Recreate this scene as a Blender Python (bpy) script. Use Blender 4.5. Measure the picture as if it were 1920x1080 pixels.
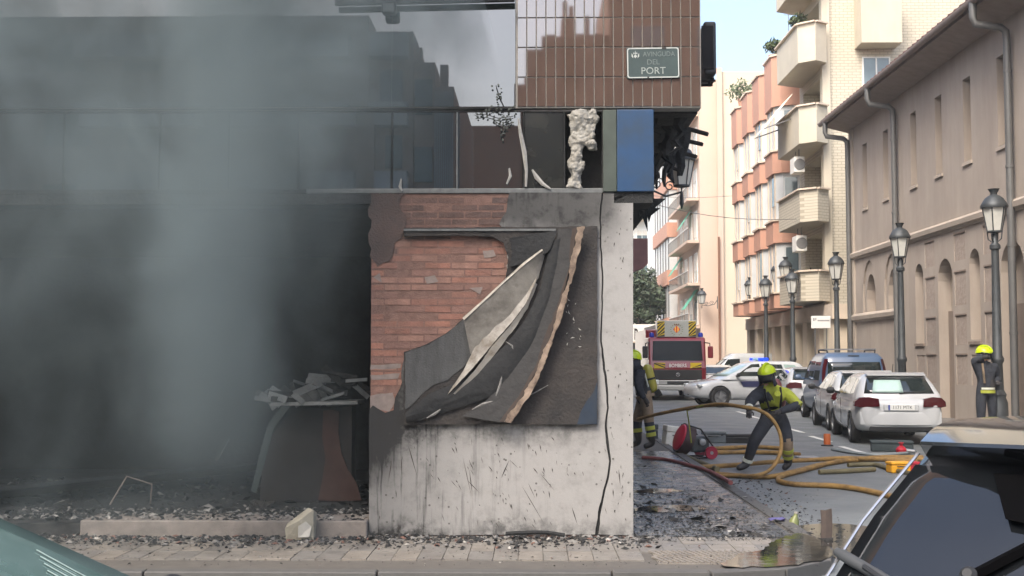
import bpy, bmesh, math, random
from mathutils import Vector, Matrix, noise as mnoise
from mathutils.geometry import tessellate_polygon
R = math.radians
random.seed(7)
for o in list(bpy.data.objects):
    bpy.data.objects.remove(o)
scene = bpy.context.scene
col = scene.collection

# ------------------------------------------------------------------ camera
FPX = 2300.0
CAMP = Vector((0, 0, 1.63))
PITCH = math.atan(132 / FPX)
YAW = math.atan(40 / FPX)
cd = bpy.data.cameras.new('camera')
cam = bpy.data.objects.new('camera', cd)
col.objects.link(cam)
cam.location = CAMP
cam.rotation_euler = (R(90) + PITCH, 0, YAW)
cd.sensor_width = 36
cd.lens = 36 * FPX / 1920
cd.clip_start = 0.05
cd.clip_end = 2000
scene.camera = cam
CR = cam.rotation_euler.to_matrix()

# ------------------------------------------------------------------ world, sun, exposure
SUNV = Vector((-0.42, -0.72, 1.0)).normalized()
w = bpy.data.worlds.new('World')
scene.world = w
w.use_nodes = True
nt = w.node_tree
bg = nt.nodes['Background']
sky = nt.nodes.new('ShaderNodeTexSky')
sky.sky_type = 'NISHITA'
sky.sun_disc = False
sky.sun_elevation = math.asin(SUNV.z)
sky.sun_rotation = math.atan2(SUNV.x, SUNV.y)
sky.air_density = 1.0
sky.dust_density = 4.5
sky.ozone_density = 0.6
nt.links.new(sky.outputs[0], bg.inputs[0])
bg.inputs[1].default_value = 0.15
sd = bpy.data.lights.new('sun', 'SUN')
sd.energy = 0.95
sd.angle = R(22)
sd.color = (1, 0.97, 0.93)
sun = bpy.data.objects.new('sun', sd)
col.objects.link(sun)
sun.rotation_euler = (-SUNV).to_track_quat('-Z', 'Y').to_euler()
vs = scene.view_settings
vs.view_transform = 'Standard'
vs.look = 'None'
vs.gamma = 1
vs.use_curve_mapping = False
vs.exposure = 1.5
cy = scene.cycles
cy.use_denoising = True
cy.max_bounces = 7
cy.diffuse_bounces = 3
cy.glossy_bounces = 4
cy.transmission_bounces = 6
cy.volume_bounces = 1
cy.transparent_max_bounces = 8
cy.volume_step_rate = 2.5
cy.volume_max_steps = 160
cy.sample_clamp_indirect = 6

# ------------------------------------------------------------------ measuring helpers (photograph pixel -> world point)
def ray(x, y):
    return CR @ Vector(((x - 960) / FPX, -(y - 540) / FPX, -1))
def P(x, y, Y):
    d = ray(x, y)
    return CAMP + d * (Y / d.y)
def G(x, y, z=0.0):
    d = ray(x, y)
    return CAMP + d * ((z - 1.63) / d.z)
def PX(x, y, X):
    d = ray(x, y)
    return CAMP + d * (X / d.x)

# ------------------------------------------------------------------ materials
def lin(c):
    c /= 255.0
    return c / 12.92 if c <= 0.04045 else ((c + 0.055) / 1.055) ** 2.4
def S(r, g, b):
    return (lin(r), lin(g), lin(b))
_m = {}
def nd(nt, t, **kw):
    n = nt.nodes.new(t)
    for k, v in kw.items():
        setattr(n, k, v)
    return n
def mat(name, c, rough=0.6, metal=0.0, var=0.18, scale=6.0, bump=0.0, bscale=60.0, ior=None, coat=0.0,
        emit=None, dirt=None, dirt_amt=0.0, dirt_scale=2.0, world=False, rvar=0.0, streak=None):
    if name in _m:
        return _m[name]
    m = bpy.data.materials.new(name)
    m.use_nodes = True
    nt = m.node_tree
    b = nt.nodes['Principled BSDF']
    b.inputs['Roughness'].default_value = rough
    b.inputs['Metallic'].default_value = metal
    b.inputs['Coat Weight'].default_value = coat
    b.inputs['Coat Roughness'].default_value = 0.06
    if ior:
        b.inputs['IOR'].default_value = ior
    if world:
        g = nd(nt, 'ShaderNodeNewGeometry'); vec = g.outputs['Position']
    else:
        g = nd(nt, 'ShaderNodeTexCoord'); vec = g.outputs['Object']
    n = nd(nt, 'ShaderNodeTexNoise')
    n.inputs['Scale'].default_value = scale
    n.inputs['Detail'].default_value = 6
    n.inputs['Roughness'].default_value = 0.6
    nt.links.new(vec, n.inputs['Vector'])
    mr = nd(nt, 'ShaderNodeMapRange')
    mr.inputs[1].default_value = 0.25; mr.inputs[2].default_value = 0.75
    mr.inputs[3].default_value = 1 - var; mr.inputs[4].default_value = 1 + var
    nt.links.new(n.outputs[0], mr.inputs[0])
    vm = nd(nt, 'ShaderNodeVectorMath', operation='SCALE')
    vm.inputs[0].default_value = c[:3]
    nt.links.new(mr.outputs[0], vm.inputs['Scale'])
    out = vm.outputs[0]
    if dirt:
        n2 = nd(nt, 'ShaderNodeTexNoise')
        n2.inputs['Scale'].default_value = dirt_scale
        n2.inputs['Detail'].default_value = 8
        n2.inputs['Roughness'].default_value = 0.7
        if streak:
            mp = nd(nt, 'ShaderNodeMapping'); mp.inputs['Scale'].default_value = streak
            nt.links.new(vec, mp.inputs[0]); nt.links.new(mp.outputs[0], n2.inputs['Vector'])
        else:
            nt.links.new(vec, n2.inputs['Vector'])
        r2 = nd(nt, 'ShaderNodeMapRange')
        r2.inputs[1].default_value = 0.42; r2.inputs[2].default_value = 0.68
        r2.inputs[3].default_value = 0; r2.inputs[4].default_value = dirt_amt
        nt.links.new(n2.outputs[0], r2.inputs[0])
        mx = nd(nt, 'ShaderNodeMix', data_type='RGBA')
        nt.links.new(r2.outputs[0], mx.inputs[0])
        nt.links.new(out, mx.inputs[6])
        mx.inputs[7].default_value = (*dirt[:3], 1)
        out = mx.outputs[2]
    nt.links.new(out, b.inputs['Base Color'])
    if rvar:
        r3 = nd(nt, 'ShaderNodeMapRange')
        r3.inputs[1].default_value = 0.3; r3.inputs[2].default_value = 0.7
        r3.inputs[3].default_value = max(0.02, rough - rvar); r3.inputs[4].default_value = rough + rvar
        nt.links.new(n.outputs[0], r3.inputs[0])
        nt.links.new(r3.outputs[0], b.inputs['Roughness'])
    if bump:
        n3 = nd(nt, 'ShaderNodeTexNoise')
        n3.inputs['Scale'].default_value = bscale
        n3.inputs['Detail'].default_value = 4
        nt.links.new(vec, n3.inputs['Vector'])
        bp = nd(nt, 'ShaderNodeBump')
        bp.inputs['Strength'].default_value = bump
        bp.inputs['Distance'].default_value = 0.02
        nt.links.new(n3.outputs[0], bp.inputs['Height'])
        nt.links.new(bp.outputs[0], b.inputs['Normal'])
    if emit:
        b.inputs['Emission Color'].default_value = (*emit[0], 1)
        b.inputs['Emission Strength'].default_value = emit[1]
    _m[name] = m
    return m

# ------------------------------------------------------------------ mesh builder
class MB:
    def __init__(s):
        s.v = []; s.f = []; s.mi = []; s.cur = 0
    def add(s, vs, fs):
        o = len(s.v)
        s.v += [tuple(p) for p in vs]
        for f in fs:
            s.f.append(tuple(i + o for i in f)); s.mi.append(s.cur)
        return s
    def box(s, x0, x1, y0, y1, z0, z1, T=None):
        vs = [Vector((x, y, z)) for z in (z0, z1) for y in (y0, y1) for x in (x0, x1)]
        if T is not None:
            vs = [T @ p for p in vs]
        return s.add(vs, [(0, 2, 3, 1), (4, 5, 7, 6), (0, 1, 5, 4), (2, 6, 7, 3), (0, 4, 6, 2), (1, 3, 7, 5)])
    def bar(s, a, b, w, h, up=(0, 0, 1)):
        a = Vector(a); b = Vector(b); d = (b - a).normalized()
        u = Vector(up)
        if abs(d.dot(u)) > .98:
            u = Vector((0, 1, 0))
        sx = d.cross(u).normalized(); sz = sx.cross(d)
        vs = []
        for p in (a, b):
            for i, j in ((-1, -1), (1, -1), (1, 1), (-1, 1)):
                vs.append(p + sx * i * w / 2 + sz * j * h / 2)
        return s.add(vs, [(3, 2, 1, 0), (4, 5, 6, 7), (0, 1, 5, 4), (1, 2, 6, 5), (2, 3, 7, 6), (3, 0, 4, 7)])
    def tube(s, pts, r, n=8, cap=True):
        pts = [Vector(p) for p in pts]
        k = len(pts)
        rr = r if isinstance(r, (list, tuple)) else [r] * k
        vs = []; fs = []
        d0 = (pts[1] - pts[0]).normalized()
        u = Vector((0, 0, 1)) if abs(d0.z) < .9 else Vector((1, 0, 0))
        for i in range(k):
            d = (pts[min(i + 1, k - 1)] - pts[max(i - 1, 0)])
            if d.length < 1e-9:
                d = d0
            d = d.normalized()
            a = d.cross(u)
            if a.length < 1e-4:
                a = d.orthogonal()
            a.normalize(); b = a.cross(d); u = b
            for j in range(n):
                t = 2 * math.pi * j / n
                vs.append(pts[i] + (a * math.cos(t) + b * math.sin(t)) * rr[i])
        for i in range(k - 1):
            for j in range(n):
                fs.append((i * n + j, i * n + (j + 1) % n, (i + 1) * n + (j + 1) % n, (i + 1) * n + j))
        if cap:
            fs.append(tuple(range(n - 1, -1, -1))); fs.append(tuple((k - 1) * n + j for j in range(n)))
        return s.add(vs, fs)
    def lathe(s, prof, n=16, T=None, cap=True):
        vs = []; fs = []
        k = len(prof)
        for r, z in prof:
            for j in range(n):
                t = 2 * math.pi * j / n
                vs.append(Vector((r * math.cos(t), r * math.sin(t), z)))
        if T is not None:
            vs = [T @ p for p in vs]
        for i in range(k - 1):
            for j in range(n):
                fs.append((i * n + j, i * n + (j + 1) % n, (i + 1) * n + (j + 1) % n, (i + 1) * n + j))
        if cap:
            fs.append(tuple(range(n - 1, -1, -1))); fs.append(tuple((k - 1) * n + j for j in range(n)))
        return s.add(vs, fs)
    def loft(s, rings, closed=True, cap=True):
        n = len(rings[0]); vs = [p for r in rings for p in r]; fs = []
        for i in range(len(rings) - 1):
            for j in range(n if closed else n - 1):
                fs.append((i * n + j, i * n + (j + 1) % n, (i + 1) * n + (j + 1) % n, (i + 1) * n + j))
        if cap and closed:
            fs.append(tuple(range(n - 1, -1, -1))); fs.append(tuple((len(rings) - 1) * n + j for j in range(n)))
        return s.add(vs, fs)
    def poly(s, pts, off):
        """a flat outline (3D points) given a thickness: extruded by the vector off"""
        pts = [Vector(p) for p in pts]; off = Vector(off); n = len(pts)
        tr = tessellate_polygon([pts])
        vs = pts + [p + off for p in pts]
        nrm = sum((((pts[t[1]] - pts[t[0]]).cross(pts[t[2]] - pts[t[0]])) for t in tr), Vector())
        flip = nrm.dot(off) > 0
        fs = []
        for t in tr:
            a, b, c = t
            fs.append((a, c, b) if flip else (a, b, c))
            fs.append((a + n, b + n, c + n) if flip else (a + n, c + n, b + n))
        for i in range(n):
            j = (i + 1) % n
            fs.append((i, j, j + n, i + n))
        return s.add(vs, fs)
    def grid(s, pts, thick=None):
        """rows of points; thick = offset vector or function(i,j) for a closed sheet"""
        nr = len(pts); nc = len(pts[0]); vs = [Vector(p) for r in pts for p in r]; fs = []
        for i in range(nr - 1):
            for j in range(nc - 1):
                fs.append((i * nc + j, i * nc + j + 1, (i + 1) * nc + j + 1, (i + 1) * nc + j))
        if thick is not None:
            o = len(vs); th = Vector(thick)
            vs += [p + th for p in vs[:o]]
            fs += [tuple(i + o for i in reversed(f)) for f in fs[:]]
            edge = [j for j in range(nc)] + [i * nc + nc - 1 for i in range(1, nr)] + [(nr - 1) * nc + j for j in range(nc - 2, -1, -1)] + [i * nc for i in range(nr - 2, 0, -1)]
            for a, b in zip(edge, edge[1:] + edge[:1]):
                fs.append((b, a, a + o, b + o))
        return s.add(vs, fs)
    def mesh(s, name):
        me = bpy.data.meshes.new(name)
        me.from_pydata(s.v, [], s.f)
        return me
    def build(s, name, m, parent=None, smooth=False, bevel=0.0, sub=0, loc=None, auto=None, fixn=True, seg=2):
        me = s.mesh(name)
        if fixn:
            bm = bmesh.new(); bm.from_mesh(me)
            bmesh.ops.recalc_face_normals(bm, faces=bm.faces)
            bm.to_mesh(me); bm.free()
        ms = m if isinstance(m, (list, tuple)) else [m]
        for x in ms:
            me.materials.append(x)
        if len(ms) > 1:
            me.polygons.foreach_set('material_index', s.mi)
        if smooth or sub:
            me.polygons.foreach_set('use_smooth', [True] * len(me.polygons))
        o = bpy.data.objects.new(name, me)
        col.objects.link(o)
        if loc is not None:
            o.location = loc
        if parent is not None:
            o.parent = parent
        if auto is not None:
            me.polygons.foreach_set('use_smooth', [True] * len(me.polygons))
            me.set_sharp_from_angle(angle=R(auto))
        if bevel:
            md = o.modifiers.new('bevel', 'BEVEL'); md.width = bevel; md.segments = seg; md.limit_method = 'ANGLE'
            md.angle_limit = R(35)
        if sub:
            md = o.modifiers.new('sub', 'SUBSURF'); md.levels = sub; md.render_levels = sub
        return o
def tag(o, label=None, cat=None, group=None, kind=None):
    if label: o['label'] = label
    if cat: o['category'] = cat
    if group: o['group'] = group
    if kind: o['kind'] = kind
    return o
def thing(name, label, cat, loc=(0, 0, 0), rz=0.0, group=None):
    o = bpy.data.objects.new(name, None)
    o.empty_display_size = 0.1
    col.objects.link(o)
    o.location = loc; o.rotation_euler = (0, 0, rz)
    return tag(o, label, cat, group)
def baked(o):
    """apply an object's modifiers to its mesh"""
    dg = bpy.context.evaluated_depsgraph_get(); dg.update()
    me = bpy.data.meshes.new_from_object(o.evaluated_get(dg), preserve_all_data_layers=True, depsgraph=dg)
    o.modifiers.clear(); o.data = me
    return o
def cut(o, mb):
    """subtract the shapes in mb (in o's own space) from o"""
    c = mb.build('cutter', mat('cutter_grey', (.1, .1, .1)))
    c.matrix_world = o.matrix_world
    md = o.modifiers.new('cut', 'BOOLEAN'); md.object = c; md.operation = 'DIFFERENCE'; md.solver = 'EXACT'
    bpy.context.view_layer.update()
    baked(o)
    me = c.data
    bpy.data.objects.remove(c); bpy.data.meshes.remove(me)
    return o
def copy_tree(o, parent=None):
    c = o.copy(); col.objects.link(c); c.parent = parent
    for ch in list(o.children):
        copy_tree(ch, c)
    return c
def text(name, s, size, m, parent, loc, rot, ext=0.002, align='CENTER', sx=1.0, bold=0.0):
    cu = bpy.data.curves.new(name, 'FONT')
    cu.body = s; cu.size = size; cu.extrude = ext; cu.align_x = align; cu.align_y = 'CENTER'; cu.offset = bold
    cu.resolution_u = 3
    o = bpy.data.objects.new(name, cu); col.objects.link(o)
    me = bpy.data.meshes.new_from_object(o)
    bpy.data.objects.remove(o); bpy.data.curves.remove(cu)
    me.materials.clear(); me.materials.append(m)
    o = bpy.data.objects.new(name, me); col.objects.link(o)
    o.parent = parent; o.location = loc; o.rotation_euler = rot; o.scale = (sx, 1, 1)
    return o
def jit(pts, a, sub=4, seed=1, close=True):
    """roughen an outline in the x-z plane, as a broken or burnt edge"""
    rnd = random.Random(seed); out = []
    n = len(pts)
    for i in range(n if close else n - 1):
        p = Vector(pts[i]); q = Vector(pts[(i + 1) % n])
        k = max(1, int((q - p).length / 0.05)) if sub else 1
        for j in range(k):
            t = j / k
            r = p.lerp(q, t)
            if 0 < j:
                r = r + Vector((rnd.uniform(-a, a), 0, rnd.uniform(-a, a)))
            out.append(r)
    if not close:
        out.append(Vector(pts[-1]))
    return out
# ------------------------------------------------------------------ surface materials of the burnt building
SOOT = S(38, 38, 38)
def plaster_mat():
    m = bpy.data.materials.new('sooted_plaster'); m.use_nodes = True
    nt = m.node_tree; b = nt.nodes['Principled BSDF']; L = nt.links.new
    b.inputs['Roughness'].default_value = 0.82
    g = nd(nt, 'ShaderNodeNewGeometry'); sep = nd(nt, 'ShaderNodeSeparateXYZ'); L(g.outputs['Position'], sep.inputs[0])
    def noise(sc, det=6, ro=.6, vec=None, dist=0.0):
        n = nd(nt, 'ShaderNodeTexNoise'); n.inputs['Scale'].default_value = sc; n.inputs['Detail'].default_value = det
        n.inputs['Roughness'].default_value = ro; n.inputs['Distortion'].default_value = dist
        L(vec or g.outputs['Position'], n.inputs['Vector']); return n.outputs[0]
    def rng(v, a, b_, c=0.0, d=1.0):
        r = nd(nt, 'ShaderNodeMapRange'); r.interpolation_type = 'SMOOTHSTEP'
        for i, x in enumerate((a, b_, c, d)): r.inputs[i + 1].default_value = x
        L(v, r.inputs[0]); return r.outputs[0]
    def mth(op, a, b_):
        n = nd(nt, 'ShaderNodeMath', operation=op)
        for i, x in enumerate((a, b_)):
            if isinstance(x, (int, float)): n.inputs[i].default_value = x
            else: L(x, n.inputs[i])
        n.use_clamp = (op in ('MULTIPLY', 'ADD', 'MAXIMUM')); return n.outputs[0]
    n1 = noise(1.6); n2 = noise(7, 8, .7); n3 = noise(30, 5)
    wob = nd(nt, 'ShaderNodeMath', operation='MULTIPLY_ADD'); L(n1, wob.inputs[0]); wob.inputs[1].default_value = 0.7; wob.inputs[2].default_value = -0.35
    x_ = nd(nt, 'ShaderNodeMath', operation='ADD'); L(sep.outputs[0], x_.inputs[0]); L(wob.outputs[0], x_.inputs[1])
    z_ = nd(nt, 'ShaderNodeMath', operation='ADD'); L(sep.outputs[2], z_.inputs[0]); L(wob.outputs[0], z_.inputs[1])
    # soot: under the window band, on the left edge where smoke pours out, below the board, splashed at the base
    top = mth('MULTIPLY', rng(z_.outputs[0], 2.5, 2.95), rng(x_.outputs[0], 1.0, .5))
    left = mth('MULTIPLY', rng(x_.outputs[0], -1.0, -1.45), rng(z_.outputs[0], .35, .95))
    leftlow = mth('MULTIPLY', rng(x_.outputs[0], -0.4, -1.5), 0.38)
    base = mth('MULTIPLY', rng(z_.outputs[0], .22, -.02), rng(n2, .35, .6))
    under = mth('MULTIPLY', mth('MULTIPLY', rng(sep.outputs[2], .72, 1.02), rng(sep.outputs[2], 1.6, 1.02)), mth('MULTIPLY', rng(sep.outputs[0], .75, .4), rng(n2, .3, .62, .15, .6)))
    # soot run down in vertical streaks
    mp = nd(nt, 'ShaderNodeMapping'); L(g.outputs['Position'], mp.inputs[0]); mp.inputs['Scale'].default_value = (9, 1, .7)
    st = noise(2.4, 5, .65, mp.outputs[0])
    streak = mth('MULTIPLY', mth('MULTIPLY', rng(st, .5, .74), .55), rng(sep.outputs[0], .6, -1.2))
    grime = mth('MULTIPLY', rng(n2, .45, .75), .22)
    a = mth('ADD', mth('MULTIPLY', top, .85), mth('MULTIPLY', left, .88))
    a = mth('ADD', a, mth('MULTIPLY', base, .6)); a = mth('ADD', a, under); a = mth('ADD', a, streak)
    a = mth('ADD', a, grime); a = mth('ADD', a, leftlow)
    mx = nd(nt, 'ShaderNodeMix', data_type='RGBA'); L(a, mx.inputs[0])
    mx.inputs[6].default_value = (*S(144, 142, 138), 1); mx.inputs[7].default_value = (*S(34, 34, 33), 1)
    # small pits and spatters
    vo = nd(nt, 'ShaderNodeTexVoronoi'); vo.inputs['Scale'].default_value = 13; L(g.outputs['Position'], vo.inputs['Vector'])
    pit = mth('MULTIPLY', rng(vo.outputs['Distance'], .16, .1), rng(noise(3.1), .48, .56))
    mx2 = nd(nt, 'ShaderNodeMix', data_type='RGBA'); L(mth('MULTIPLY', pit, .75), mx2.inputs[0]); L(mx.outputs[2], mx2.inputs[6])
    mx2.inputs[7].default_value = (*S(60, 56, 52), 1)
    L(mx2.outputs[2], b.inputs['Base Color'])
    bp = nd(nt, 'ShaderNodeBump'); bp.inputs['Strength'].default_value = .25; bp.inputs['Distance'].default_value = .01
    L(mth('ADD', n3, mth('MULTIPLY', pit, -.5)), bp.inputs['Height']); L(bp.outputs[0], b.inputs['Normal'])
    return m
M_PLASTER = plaster_mat()
M_CHAR = mat('charred', S(34, 33, 32), .9, var=.5, scale=9, bump=.6, bscale=25, dirt=S(90, 88, 85), dirt_amt=.35, dirt_scale=5)
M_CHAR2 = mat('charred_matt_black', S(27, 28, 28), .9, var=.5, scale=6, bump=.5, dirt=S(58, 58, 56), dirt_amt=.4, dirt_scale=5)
M_MORTAR = mat('sooted_mortar', S(116, 90, 80), .95, var=.3, scale=12, bump=.4, world=True, dirt=S(96, 76, 68), dirt_amt=.5)
M_GROUT = mat('pale_grout', S(140, 136, 128), .8, var=.15, scale=20, world=True)
M_TILE = mat('glazed_brown_tile', S(82, 66, 57), .025, var=.22, scale=3.5, ior=2.6, world=True, dirt=S(74, 62, 52), dirt_amt=.5, dirt_scale=3)
M_MIRROR = mat('mirror_pane', S(26, 32, 32), .012, var=.4, scale=2, ior=2.45, world=True, dirt=S(44, 42, 38), dirt_amt=.4, dirt_scale=1.5)
M_FRAME = mat('sooted_aluminium', S(104, 106, 104), .45, .5, var=.35, scale=10)
M_PANE = mat('dark_mirror_pane', S(30, 38, 36), .06, var=.5, scale=3, ior=2.5, dirt=S(50, 45, 40), dirt_amt=.4, world=True, rvar=.04)
M_PANE2 = mat('blackened_pane', S(24, 27, 25), .22, var=.5, scale=3, ior=1.5, dirt=S(52, 50, 42), dirt_amt=.6, dirt_scale=2.5, world=True)
M_CONC = mat('sooted_concrete', S(132, 124, 116), .85, var=.25, scale=5, bump=.3, world=True, dirt=S(62, 58, 55), dirt_amt=.6)
M_BLUE = mat('blue_sign_plastic', S(32, 64, 98), .4, var=.15, scale=3, world=True, dirt=S(44, 56, 66), dirt_amt=.7, dirt_scale=2.6)
M_FOAM = mat('scorched_foam', S(152, 149, 140), .9, var=.25, scale=9, bump=.8, bscale=40, dirt=S(84, 78, 66), dirt_amt=.7, dirt_scale=9)
M_FLAKE = mat('pale_flake', S(146, 143, 136), .7, var=.25, scale=20)
M_SILVER = mat('scorched_foil', S(116, 116, 113), .5, .15, var=.4, scale=5, world=True, dirt=S(60, 56, 50), dirt_amt=.75, dirt_scale=4)
M_SCORCH = mat('scorched_edge', S(158, 132, 108), .85, var=.35, scale=14, world=True, dirt=S(52, 38, 28), dirt_amt=.85, dirt_scale=11)
M_SHEET = mat('grey_sheet', S(64, 65, 64), .6, var=.2, scale=5, world=True, dirt=S(40, 40, 40), dirt_amt=.85, dirt_scale=5, streak=(2, 1, .35), bump=.2)

Y0 = 11.4
bb = thing('burnt_building', 'burnt corner building with sooted plaster pier and tiled overhang, smoke pouring out', 'building', (0, 0, 0))
XL, XR = P(692, 700, Y0).x, P(1187, 700, Y0).x
ZT = P(1000, 361, Y0).z           # top of the pier
ZF = P(1000, 203, Y0).z           # underside of the tiled overhang
XF = P(1315, 100, Y0).x           # right end of the overhang

mb = MB(); mb.box(XL + .012, XR - .01, Y0 + .0185, Y0 + .75, -.05, ZT - .005)
mb.build('pier_core', M_MORTAR, bb)
def pts(lst, Y=Y0): return [P(x, y, Y) for x, y in lst]
crack = [(1130, 361), (1126, 400), (1126, 450), (1130, 520), (1129, 580), (1127, 640), (1132, 680), (1138, 730), (1140, 765), (1136, 800), (1139, 830), (1144, 865), (1140, 895), (1131, 930), (1124, 960), (1119, 1002)]
wd = [3, 3, 2.5, 3, 2.5, 3, 4, 4, 3, 4, 5, 3.5, 4, 4, 5, 6]
c_l = [(x - a * .55, y) for (x, y), a in zip(crack, wd)]
c_r = [(x + a * .55, y) for (x, y), a in zip(crack, wd)]
notch = [(955, 361), (949, 398), (936, 420), (950, 445), (953, 490), (948, 520), (925, 560), (885, 605), (830, 640), (790, 655), (762, 664), (753, 690), (750, 728), (741, 745), (738, 769), (722, 774), (708, 766), (699, 760), (692, 768)]
nt_rough = jit(pts(notch), .012, seed=4, close=False)
crk = lambda l: jit(pts(l), .004, seed=9, close=False)
left_poly = nt_rough + [P(692, 1004, Y0)] + list(reversed(crk(c_l)))
mb = MB(); mb.poly(left_poly, (0, .018, 0)); mb.build('plaster', M_PLASTER, bb)
mb = MB(); mb.poly(crk(c_r) + [P(1187, 1004, Y0), P(1187, 361, Y0)], (0, .018, 0)); mb.build('plaster', M_PLASTER, bb)
mb = MB(); mb.box(P(1105, 700, Y0).x, P(1165, 700, Y0).x, Y0 + .0181, Y0 + .0184, 0, ZT - .01); mb.build('crack_shade_backing', M_CHAR2, bb)  # black strip stands in for the shade deep inside the crack
mb = MB(); mb.box(XR - .009, XR - .0005, Y0 + .019, 40, -.05, ZT); mb.build('side_wall', M_PLASTER, bb)
# the brickwork laid bare where the plaster has fallen
bricks_m = [mat('brick_%d' % i, c, .9, var=.22, scale=9, bump=.35, bscale=50, dirt=S(108, 84, 74), dirt_amt=.8, dirt_scale=2.4, world=True)
            for i, c in enumerate([S(140, 99, 84), S(132, 94, 81), S(138, 105, 92), S(124, 94, 84), S(76, 62, 58), S(66, 55, 52)])]
brick_me = []; brick_soot = []
for m in bricks_m:
    for k in range(2):
        rnd = random.Random(k * 7 + 1)
        b = MB(); L_ = .118
        r = lambda: rnd.uniform(-.003, .003)
        b.add([(-L_ + r(), 0, -.026 + r()), (L_ + r(), 0, -.026 + r()), (L_ + r(), 0, .026 + r()), (-L_ + r(), 0, .026 + r()),
               (-L_, .03, -.029), (L_, .03, -.029), (L_, .03, .029), (-L_, .03, .029)],
              [(0, 1, 2, 3), (0, 4, 5, 1), (1, 5, 6, 2), (2, 6, 7, 3), (3, 7, 4, 0)])
        me = b.mesh('brick'); me.materials.append(m); (brick_me if bricks_m.index(m) < 4 else brick_soot).append(me)
rnd = random.Random(3)
z = P(720, 786, Y0).z; row = 0
while z < ZT - .04:
    x = XL + .135 + (0 if row % 2 else .125)
    if not row % 2:
        o = bpy.data.objects.new('brick', rnd.choice(brick_soot if z > 2.72 + rnd.uniform(-.12, .12) else brick_me)); col.objects.link(o); o.parent = bb
        o.location = (XL + .072, Y0 + .017, z); o.scale = (.48, 1, 1)
    while x < P(985, 500, Y0).x:
        o = bpy.data.objects.new('brick', rnd.choice(brick_soot if z > 2.72 + rnd.uniform(-.12, .12) else brick_me)); col.objects.link(o); o.parent = bb
        o.location = (x, Y0 + .015 + rnd.uniform(-.003, .005), z); o.rotation_euler = (0, rnd.uniform(-.008, .008), 0)
        x += .25
    z += .068; row += 1

for pp_ in ([(695, 684), (752, 682), (751, 690), (694, 693)], [(694, 703), (750, 700), (746, 710), (696, 712)], [(694, 742), (712, 738), (736, 736), (741, 752), (730, 772), (712, 768), (694, 772)], [(796, 520), (815, 516), (822, 528), (800, 532)], [(905, 470), (925, 468), (930, 480), (908, 484)], [(880, 540), (905, 538), (900, 552)], [(700, 520), (712, 512), (716, 530)]):
    mb = MB(); mb.poly(jit(pts(pp_, Y0 + .012), .006, seed=len(pp_)), (0, .02, 0)); mb.build('plaster_patch', mat('pale_patch', S(124, 112, 105), .9, var=.25, scale=12, world=True), bb)
for k, pp_ in enumerate(([(693, 362), (760, 362), (748, 385), (762, 405), (757, 432), (740, 455), (728, 490), (708, 500), (693, 480)],)):
    mb = MB(); mb.poly(jit(pts(pp_, Y0 + .004), .02, seed=40 + k), (0, .015, 0)); mb.build('plaster_remnant', mat('sooty_remnant', S(88, 72, 66), .9, var=.35, scale=6, world=True, dirt=S(48, 43, 41), dirt_amt=.9, dirt_scale=3, bump=.5), bb)
# marks gouged and spattered on the lower plaster
mb = MB(); rnd = random.Random(12)
strokes = [((868, 858), (885, 935)), ((765, 833), (782, 893)), ((880, 880), (886, 930)), ((940, 896), (955, 862)), ((955, 862), (972, 878)), ((978, 910), (1022, 985)), ((876, 900), (900, 925)), ((990, 905), (1004, 935)), ((1072, 950), (1083, 985)), ((1013, 888), (1040, 920)), ((1146, 808), (1149, 822)), ((828, 962), (834, 980)), ((845, 900), (858, 915)), ((1160, 880), (1163, 910)), ((735, 860), (728, 905)), ((752, 850), (754, 900))]
for _ in range(85):
    x = rnd.uniform(700, 1180); y = rnd.uniform(815, 985)
    if rnd.random() < .35: x = rnd.uniform(850, 1050)
    l = rnd.uniform(3, 16); a = rnd.uniform(.9, 1.6)
    strokes.append(((x, y), (x + l * math.cos(a), y + l * math.sin(a))))
for _ in range(40):
    x = rnd.uniform(1150, 1182); y = rnd.uniform(380, 980); strokes.append(((x, y), (x + rnd.uniform(-2, 2), y + rnd.uniform(2, 9))))
for a, c in strokes:
    p = P(*a, Y0 - .001); q = P(*c, Y0 - .001)
    d = (q - p); n = Vector((d.z, 0, -d.x)).normalized() * rnd.uniform(.003, .009)
    m_ = p.lerp(q, .4)
    mb.poly([p, m_ + n * .6, q, m_ - n * .6], (0, -.002, 0))
o = mb.build('gouge_marks', mat('soot_mark', S(62, 58, 55), .95, var=.3), bb); tag(o, kind='stuff')

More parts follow.
